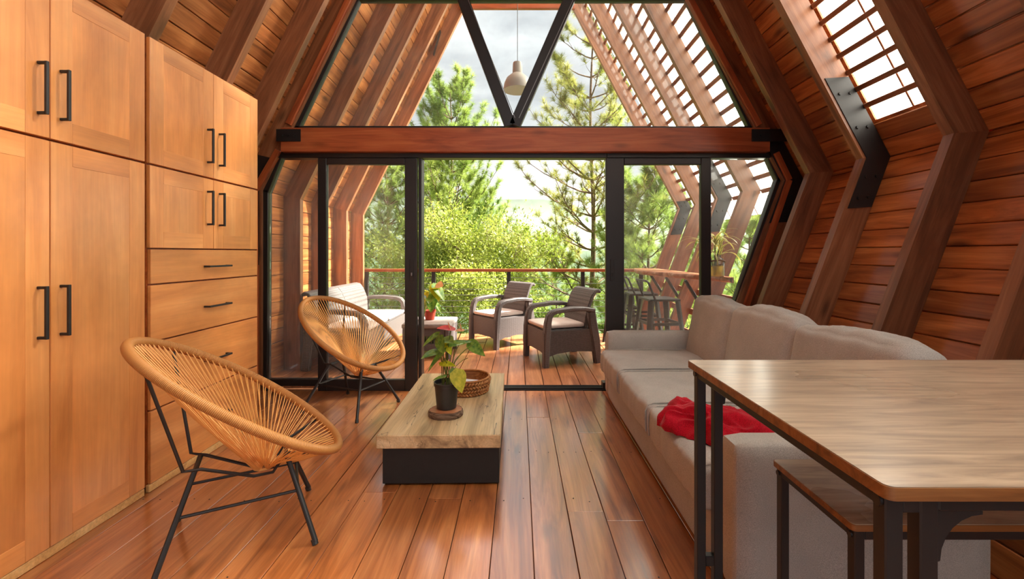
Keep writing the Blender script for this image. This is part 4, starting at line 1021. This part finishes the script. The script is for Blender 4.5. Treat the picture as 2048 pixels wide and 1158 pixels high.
def strap(L_, Wd, arch):
    def fn(i, j):
        u = i; a = arch*u; x = L_*(math.sin(a)/max(arch, 1e-3)); z = -L_*(1-math.cos(a))/max(arch, 1e-3); w_ = Wd*0.5*(min(1, 6*u+0.35))*(1-u**3)**0.8
        return (x, (j-0.5)*2*w_, z+0.25*w_*abs(j-0.5)*2)
    mb = MB(); vs = []; uvs = []; nu, nv = 9, 4
    for i in range(nu+1):
        for j in range(nv+1): vs.append(fn(i/nu, j/nv)); uvs.append((j/nv, i/nu))
    fs = [(i*(nv+1)+j, (i+1)*(nv+1)+j, (i+1)*(nv+1)+j+1, i*(nv+1)+j+1) for i in range(nu) for j in range(nv)]
    return mb.add(vs, fs, uvs).mesh('leaf', M_VAR, 80, recalc=False)
straps = [strap(0.26, 0.026, 1.6), strap(0.30, 0.024, 2.1), strap(0.22, 0.022, 1.1), strap(0.17, 0.020, 0.8)]
for (cx, cy, cz, nl) in ((0.0, 0.0, 0.36, 20), (-0.10, 0.02, 0.31, 16), (0.03, -0.03, 0.27, 12)):
    top = Vector((cx, cy, cz)); part('stem', MB().tube([(0, 0, 0.01), (cx*0.3, cy*0.3, 0.15), top], 0.007, 8), M_STEM, jar)
    for i in range(nl):
        az = i*2.4+rj.uniform(-.3, .3); el = rj.uniform(0.15, 1.25); x = Vector((math.cos(az)*math.cos(el), math.sin(az)*math.cos(el), math.sin(el)))
        y = Vector((-math.sin(az), math.cos(az), 0)); z = x.cross(y); M = Matrix((x, y, z)).transposed().to_4x4(); M.translation = top-Vector((0, 0, rj.uniform(0, 0.08)))
        link('leaf', rj.choice(straps), jar, M)
bt = thing('glass_bottle', 'small clear stoppered bottle beside the jar on the counter', 'bottle', (1.945, 4.28, 0.978))
part('body', MB().lathe([(0, 0), (0.03, 0), (0.032, 0.08), (0.03, 0.11), (0.015, 0.14), (0.015, 0.165)], 20), M_JAR, bt, smooth=60); part('stopper', MB().lathe([(0, 0.16), (0.014, 0.16), (0.018, 0.17), (0.018, 0.195), (0, 0.197)], 16), M_JAR, bt)

def pendant(label, loc, drop):
    lp = thing('pendant_lamp', label, 'lamp', loc, 0, None)
    R_ = 0.158
    part('shade', MB().lathe([(R_, 0.0), (R_*0.995, 0.03), (R_*0.94, 0.08), (R_*0.78, 0.135), (R_*0.5, 0.175), (R_*0.36, 0.19), (R_*0.36, 0.20), (R_*0.33, 0.30), (R_*0.3, 0.315), (0.0, 0.32)], 40), M_LAMP, lp, smooth=40)
    part('shade_lining', MB().lathe([(R_*0.985, 0.002), (R_*0.97, 0.03), (R_*0.92, 0.078), (R_*0.76, 0.131), (R_*0.48, 0.17), (0.0, 0.172)], 40), M_LAMPI, lp, smooth=60)
    part('bulb', MB().lathe([(0.0, 0.04), (0.02, 0.045), (0.032, 0.07), (0.03, 0.095), (0.014, 0.13), (0.014, 0.17)], 16), M_LAMPI, lp, smooth=60)
    part('cord', MB().tube([(0, 0, 0.315), (0, 0, drop)], 0.0035, 6), M_BLACK, lp); part('ceiling_cup', MB().lathe([(0.0, drop+0.02), (0.05, drop+0.02), (0.045, drop-0.02), (0.0, drop-0.03)], 16), M_LAMP, lp)
    return lp
pendant('grey dome pendant lamp hanging over the deck', (-0.017, 4.9, 3.03), 3.10)

# ------------------------------------------------------------------ outdoors: hillside, trees, far hills, haze
def ground_z(x, y): return -2.6-0.42*max(0, y-8)*(1.0 if y < 60 else 1.0)+0.25*math.sin(x*0.7)*math.cos(y*0.5)
def gfn(i, j):
    x = -60+120*i; y = 6.9+150*j**1.5; return (x, y, ground_z(x, y))
struct('hillside', MB().grid(gfn, 40, 40), M_GRASS)
def hill(x0, x1, y, pts, zb, depth, seed):
    """a ridge whose crest passes the given (x, z) points, sloping towards us"""
    pts = sorted(pts)
    def crest(x):
        for (a, za), (b, zb_) in zip(pts, pts[1:]):
            if a <= x <= b:
                f_ = (x-a)/(b-a); f_ = f_*f_*(3-2*f_); return za+(zb_-za)*f_
        return pts[0][1] if x < pts[0][0] else pts[-1][1]
    def fn(i, j):
        x = x0+(x1-x0)*i; n_ = mnoise.noise(Vector((x*0.012, j*3, seed)))*8+mnoise.noise(Vector((x*0.05, j*9, seed)))*2.5
        return (x, y-depth*(1-j)+n_*2, zb+(crest(x)-zb)*(j**0.8)+n_*(1-0.5*j))
    return MB().grid(fn, 120, 16)
def hz(u, v, d): p = at(u, v, d); return (p.x, p.z)
HY = 900
struct('hill', hill(-1500, 1500, HY, [hz(-200, 455, HY), hz(500, 430, HY), hz(760, 400, HY), hz(900, 396, HY), hz(980, 399, HY), hz(1080, 398, HY), hz(1180, 418, HY), hz(1250, 434, HY), hz(1290, 428, HY), hz(1330, 440, HY), hz(1400, 455, HY), hz(1700, 480, HY), hz(2300, 470, HY)], -320, 500, 3), M_HILL)
struct('hill', hill(-900, 900, 420, [hz(-100, 520, 420), hz(600, 500, 420), hz(800, 480, 420), hz(1000, 505, 420), hz(1200, 500, 420), hz(1600, 520, 420)], -160, 260, 7), M_HILL)
# valley haze between the trees and the far hills
m, t, out = new_mat('haze'); L = t.links.new
vs_ = N(t, 'ShaderNodeVolumeScatter', inp={'Color': (0.97, 0.985, 1.0, 1), 'Density': 0.0006, 'Anisotropy': 0.2}); L(vs_.outputs[0], out.inputs['Volume'])
hb = MB().box((0, 600, -115), (3200, 760, 350)); hzo = struct('haze', hb, m)

RS = np.random.RandomState(5)
def unit(a): return a/np.maximum(1e-9, np.linalg.norm(a, axis=-1, keepdims=True))
def needles(P, D, k, ln, wd, spread=0.75, droop=0.12):
    """k needles round each tuft at P with axis D -> one triangle each"""
    n = len(P); P = np.repeat(P, k, 0); D = np.repeat(D, k, 0)
    d = unit(D*0.65+unit(RS.normal(size=(n*k, 3)))*spread); d[:, 2] -= droop; d = unit(d)
    base = P-D*ln*RS.uniform(0.0, 0.55, (n*k, 1)); L_ = ln*RS.uniform(0.65, 1.1, (n*k, 1))
    s = unit(np.cross(d, RS.normal(size=(n*k, 3))))*wd*0.5
    V = np.stack([base-s, base+s, base+d*L_], 1).reshape(-1, 3); T = np.arange(len(V)).reshape(-1, 3); return V, T
def leaves(P, D, k, ln, wd, rad, flat=0.5):
    n = len(P); C = np.repeat(P, k, 0)+RS.normal(size=(n*k, 3))*rad; D = np.repeat(D, k, 0)
    d = unit(D*0.5+RS.normal(size=(n*k, 3))*0.8); s = unit(np.cross(d, unit(RS.normal(size=(n*k, 3))*flat+np.array([0, 0, 1.0]))))
    L_ = ln*RS.uniform(0.6, 1.15, (n*k, 1)); w_ = wd*RS.uniform(0.7, 1.1, (n*k, 1))
    up = np.cross(s, d)
    V = np.stack([C, C+d*L_*0.5+s*w_*0.5+up*w_*0.15, C+d*L_, C+d*L_*0.5-s*w_*0.5+up*w_*0.15], 1).reshape(-1, 3)
    return V, np.arange(len(V)).reshape(-1, 4)
def pine(label, base, height, r0, h0, nwh, blen, sub, k=36, nl=0.19, nw=0.0075, mat=None, seed=0, per=4, rise=0.35, group=None, shape=None, tipk=None, lean=(0, 0)):
    rr = random.Random(seed); t_ = thing('pine_tree', label, 'tree', base, 0, group)
    def tp(h): f_ = h/height; return Vector((lean[0]*f_+0.06*math.sin(h*0.9+seed), lean[1]*f_+0.06*math.cos(h*0.7+seed), h))
    nt_ = 16; part('trunk', MB().tube([tp(height*i/nt_) for i in range(nt_+1)], [r0*(1-0.86*i/nt_) for i in range(nt_+1)], 9), M_BARK, t_, smooth=80)
    mb = MB(); P, D = [], []
    for w_ in range(nwh):
        h = h0+(height-h0)*(w_+rr.uniform(-.25, .25))/nwh; h = max(h0*0.9, min(height*0.985, h)); f_ = (h-h0)/(height-h0)
        pl_ = (shape(f_) if shape else (1-f_)**0.75+0.08)
        a0 = rr.uniform(0, 6.28)
        for q in range(per+rr.randint(-1, 1)):
            az = a0+6.28*q/per+rr.uniform(-.35, .35); L_ = blen*pl_*rr.uniform(0.65, 1.1); dr = Vector((math.cos(az), math.sin(az), 0)); c = tp(h)
            pts = []; n_ = 6
            for i in range(n_+1):
                u = i/n_; pts.append(c+dr*L_*u+Vector((0, 0, L_*(rise*u*u+(0.12+rise*0.4*f_)*u)))+Vector((rr.uniform(-1, 1), rr.uniform(-1, 1), rr.uniform(-1, 1)))*0.03*L_*u)
            rb = r0*0.30*(0.4+0.6*pl_); mb.tube(pts, [max(0.004, rb*(1-0.85*i/n_)) for i in range(n_+1)], 5)
            P.append(pts[-1]); D.append((pts[-1]-pts[-2]).normalized())
            for s_ in range(sub):
                u = rr.uniform(0.28, 0.98); i = min(n_-1, int(u*n_)); p = pts[i]+(pts[i+1]-pts[i])*(u*n_-i); tg = (pts[i+1]-pts[i]).normalized()
                sd = tg.cross(Vector((0, 0, 1))).normalized()*rr.choice((-1, 1)); l2 = L_*rr.uniform(0.12, 0.38)*(1.15-u*0.6)
                d = (tg*0.8+sd*rr.uniform(0.4, 1.0)+Vector((0, 0, rr.uniform(0.0, 0.6)))).normalized(); e = p+d*l2; e2 = e+(d*0.6+Vector((0, 0, 0.7))).normalized()*l2*0.4
                mb.tube([p, e, e2], [0.35*rb+0.002, 0.005, 0.004], 4, cap=False)
                P.append(e2); D.append((e2-e).normalized())
                if rr.random() < 0.7: P.append(p+(e-p)*0.65); D.append((d+Vector((0, 0, .5))).normalized())
    P.append(tp(height)); D.append(Vector((0, 0, 1)))
    part('branch_wood', mb, M_BARK, t_, smooth=0, kind='stuff')
    V, T = needles(np.array([tuple(p) for p in P]), np.array([tuple(p) for p in D]), k, nl, nw)
    o = link('foliage', tri_mesh('foliage', V, T, mat or M_NEED), t_); o['kind'] = 'stuff'
    return t_
def broadleaf(label, base, trunk_h, size, seed, mat, k=20, ln=0.085, wd=0.038, levels=4, up=0.5, name='broadleaf_tree', group=None, aim=None, r0=0.07):
    rr = random.Random(seed); t_ = thing(name, label, 'tree', base, 0, group); tk = MB(); mb = MB(); P, D = [], []
    def grow(p, d, L_, r_, lv):
        pts = [p]
        for i in range(4):
            d = (d+Vector((rr.uniform(-1, 1), rr.uniform(-1, 1), rr.uniform(-.6, .9)))*0.16).normalized(); pts.append(pts[-1]+d*L_/4)
        (tk if lv == levels else mb).tube(pts, [max(0.003, r_*(1-0.45*i/4)) for i in range(5)], 7 if lv >= levels-1 else 4, cap=False)
        if lv <= 1:
            for q in (2, 3, 4): P.append(pts[q]); D.append(d)
        if lv == 0: return
        n_ = rr.choice((3, 3, 4)) if lv > 1 else 3
        for q in range(n_):
            az = rr.uniform(0, 6.28); sd = Vector((math.cos(az), math.sin(az), rr.uniform(-.2, .5))); nd = (d*up+sd*0.75).normalized()
            if aim: nd = (nd+Vector(aim)*0.35).normalized()
            grow(pts[-1] if q == 0 else pts[rr.choice((2, 3, 4))], nd, L_*rr.uniform(0.55, 0.82), r_*0.55, lv-1)
    grow(Vector((0, 0, 0)), Vector((0.05, 0, 1)), trunk_h, r0, levels)
    part('trunk', tk, M_BARK, t_, smooth=80); part('branch_wood', mb, M_BARK, t_, smooth=0, kind='stuff')
    V, T = leaves(np.array([tuple(p) for p in P]), np.array([tuple(p) for p in D]), k, ln, wd, 0.15*size)
    o = link('foliage', tri_mesh('foliage', V, T, mat), t_); o['kind'] = 'stuff'; return t_
def gb(x, y): return (x, y, ground_z(x, y)-0.1)

# the tall sparse pine right of the doorway
def tree_at(u, y): return (u-VX)*y/F
y = 13.0; x = tree_at(1184, y); zb = ground_z(x, y); H_ = HC+(VY-22)*y/F-zb
pine('tall sparse pine with bare curving branches beyond the railing', (x, y, zb), H_, 0.115, 4.3, 17, 2.5, 8, k=64, nl=0.23, nw=0.0095, mat=M_NEED2, seed=21, per=4, rise=0.42, shape=lambda f: (1-f)**0.6*0.9+0.16)
y = 14.5; x = tree_at(900, y); zb = ground_z(x, y); H_ = HC+(VY-182)*y/F-zb
pine('dense green pine whose top shows above the header beam', (x, y, zb), H_, 0.11, 4.2, 18, 2.5, 13, k=60, nl=0.22, nw=0.010, seed=5, per=6, rise=0.85, shape=lambda f: (1-f)**0.42*0.85+0.05)
y = 12.5; x = tree_at(770, y); zb = ground_z(x, y); H_ = HC+(VY-300)*y/F-zb
pine('pale green pine behind the closed sliding glass', (x, y, zb), H_, 0.09, 2.2, 16, 2.2, 11, k=56, nl=0.20, nw=0.009, seed=8, per=5, rise=0.4, shape=lambda f: (1-f)**0.45)
y = 12.0; x = tree_at(1300, y); zb = ground_z(x, y); H_ = HC+(VY-352)*y/F-zb
pine('bushy pine beyond the counter', (x, y, zb), H_, 0.09, 1.8, 15, 2.4, 11, k=60, nl=0.24, nw=0.010, seed=13, per=5, rise=0.4, shape=lambda f: (1-f)**0.45)
y = 16.0; x = tree_at(1235, y); zb = ground_z(x, y); H_ = HC+(VY-190)*y/F-zb
pine('thin pine standing just behind the tall sparse pine', (x, y, zb), H_, 0.06, 7.0, 10, 1.1, 5, k=36, nl=0.22, seed=31, per=4, rise=0.7)
for i, (u, v, y, nm) in enumerate(((960, 380, 17, 'young pine with upright candles behind the yellow green tree'), (1110, 470, 16, 'young pine low between the doorway armchairs'), (1040, 455, 19, 'far young pine at the middle of the doorway'), (690, 300, 15, 'tall pine hidden partly by the deck wall'), (1500, 400, 13, 'pine seen between the sloping deck posts'), (1420, 430, 15, 'pine behind the jar plant'))):
    x = tree_at(u, y); zb = ground_z(x, y); H_ = HC+(VY-v)*y/F-zb
    pine(nm, (x, y, zb), H_, 0.07, max(1.0, H_-4.5), 12, 1.6, 8, k=50, nl=0.21, nw=0.009, seed=40+i, per=5, rise=0.6, shape=lambda f: (1-f)**0.5)
# leafy yellow green trees
for i, (u, y, th_, sz, lab, aim) in enumerate(((890, 9.8, 2.15, 1.0, 'yellow green leafy tree filling the left of the doorway', (0.35, 0, 0.1)), (1000, 10.4, 1.95, 1.0, 'yellow green leafy tree behind the two armchairs', (0.2, 0, 0)), (800, 10.2, 1.5, 0.9, 'leafy tree behind the two seat wicker sofa', None), (1120, 11.0, 1.1, 0.9, 'low leafy tree below the sparse pine', None), (1290, 10.0, 1.25, 0.9, 'low leafy tree behind the bar stools', None))):
    x = tree_at(u, y); b = gb(x, y); b = (b[0], b[1], max(b[2], -2.6))
    broadleaf(lab, b, th_, sz, 60+i, M_BROAD if i < 2 else M_BUSH, k=11, aim=aim, levels=5 if i < 2 else 4, r0=0.06)
# shrubs filling the slope under the railing
WHERE = ['behind the corner of the two seat wicker sofa', 'behind the arm of the two seat wicker sofa', 'behind the closed sliding glass', 'behind the red plant pot', 'behind the farther wicker armchair', 'between the two wicker armchairs', 'behind the armchair nearer the sofa', 'behind the door stile by the sofa', 'behind the black bar stools', 'under the end of the bar counter']
SHR = ['green shrub just below the railing '+a for a in WHERE]+['lower shrub further down the slope '+a for a in WHERE]
for i in range(20):
    u = 690+ (i % 10)*78+RS.uniform(-25, 25); y = (8.3 if i < 10 else 11.5)+RS.uniform(-.5, 1.5); x = tree_at(u, y); zb = ground_z(x, y)
    s_ = thing('shrub', SHR[i], 'shrub', (x, y, zb), 0, 'shrubs on the near slope' if i < 10 else 'shrubs further down the slope')
    n_ = 150; th_ = RS.uniform(0, 6.28, n_); ph2 = np.arccos(RS.uniform(-0.2, 1, n_)); rr_ = RS.uniform(0.35, 1, n_)**0.6
    hgt = (1.55 if i < 10 else 2.2)+RS.uniform(-.3, .4); D = np.stack([np.cos(th_)*np.sin(ph2), np.sin(th_)*np.sin(ph2), np.cos(ph2)], 1); P = D*rr_[:, None]*np.array([0.95, 0.9, hgt])+np.array([0, 0, 0.3])
    mb = MB()
    for j in range(0, n_, 6): mb.tube([(0, 0, 0), tuple(P[j]*0.5+np.array([0, 0, .15])), tuple(P[j])], [0.014, 0.008, 0.004], 4, cap=False)
    part('branch_wood', mb, M_BARK, s_, smooth=0, kind='stuff')
    V, T = leaves(P, D, 36, 0.085, 0.036, 0.13) if i % 3 else needles(P, unit(D+np.array([0, 0, .8])), 42, 0.24, 0.009)
    o = link('foliage', tri_mesh('foliage', V, T, M_BUSH if i % 3 else M_NEED), s_); o['kind'] = 'stuff'
# long grass on the slope
n_ = 42000; gx = RS.uniform(-9, 9, n_); gy = 7.0+RS.uniform(0, 1, n_)**1.3*14; gz = np.array([ground_z(a, b) for a, b in zip(gx, gy)])
d = unit(np.stack([RS.normal(size=n_)*0.45, RS.normal(size=n_)*0.45, np.ones(n_)], 1)); L_ = RS.uniform(0.25, 0.8, (n_, 1)); s = unit(np.cross(d, RS.normal(size=(n_, 3))))*0.009; B = np.stack([gx, gy, gz], 1)
o = link('grass', tri_mesh('grass', np.stack([B-s, B+s, B+d*L_], 1).reshape(-1, 3), np.arange(3*n_).reshape(-1, 3), M_BUSH)); tag(o, 'long yellow green grass on the slope below the deck', 'grass', kind='stuff')
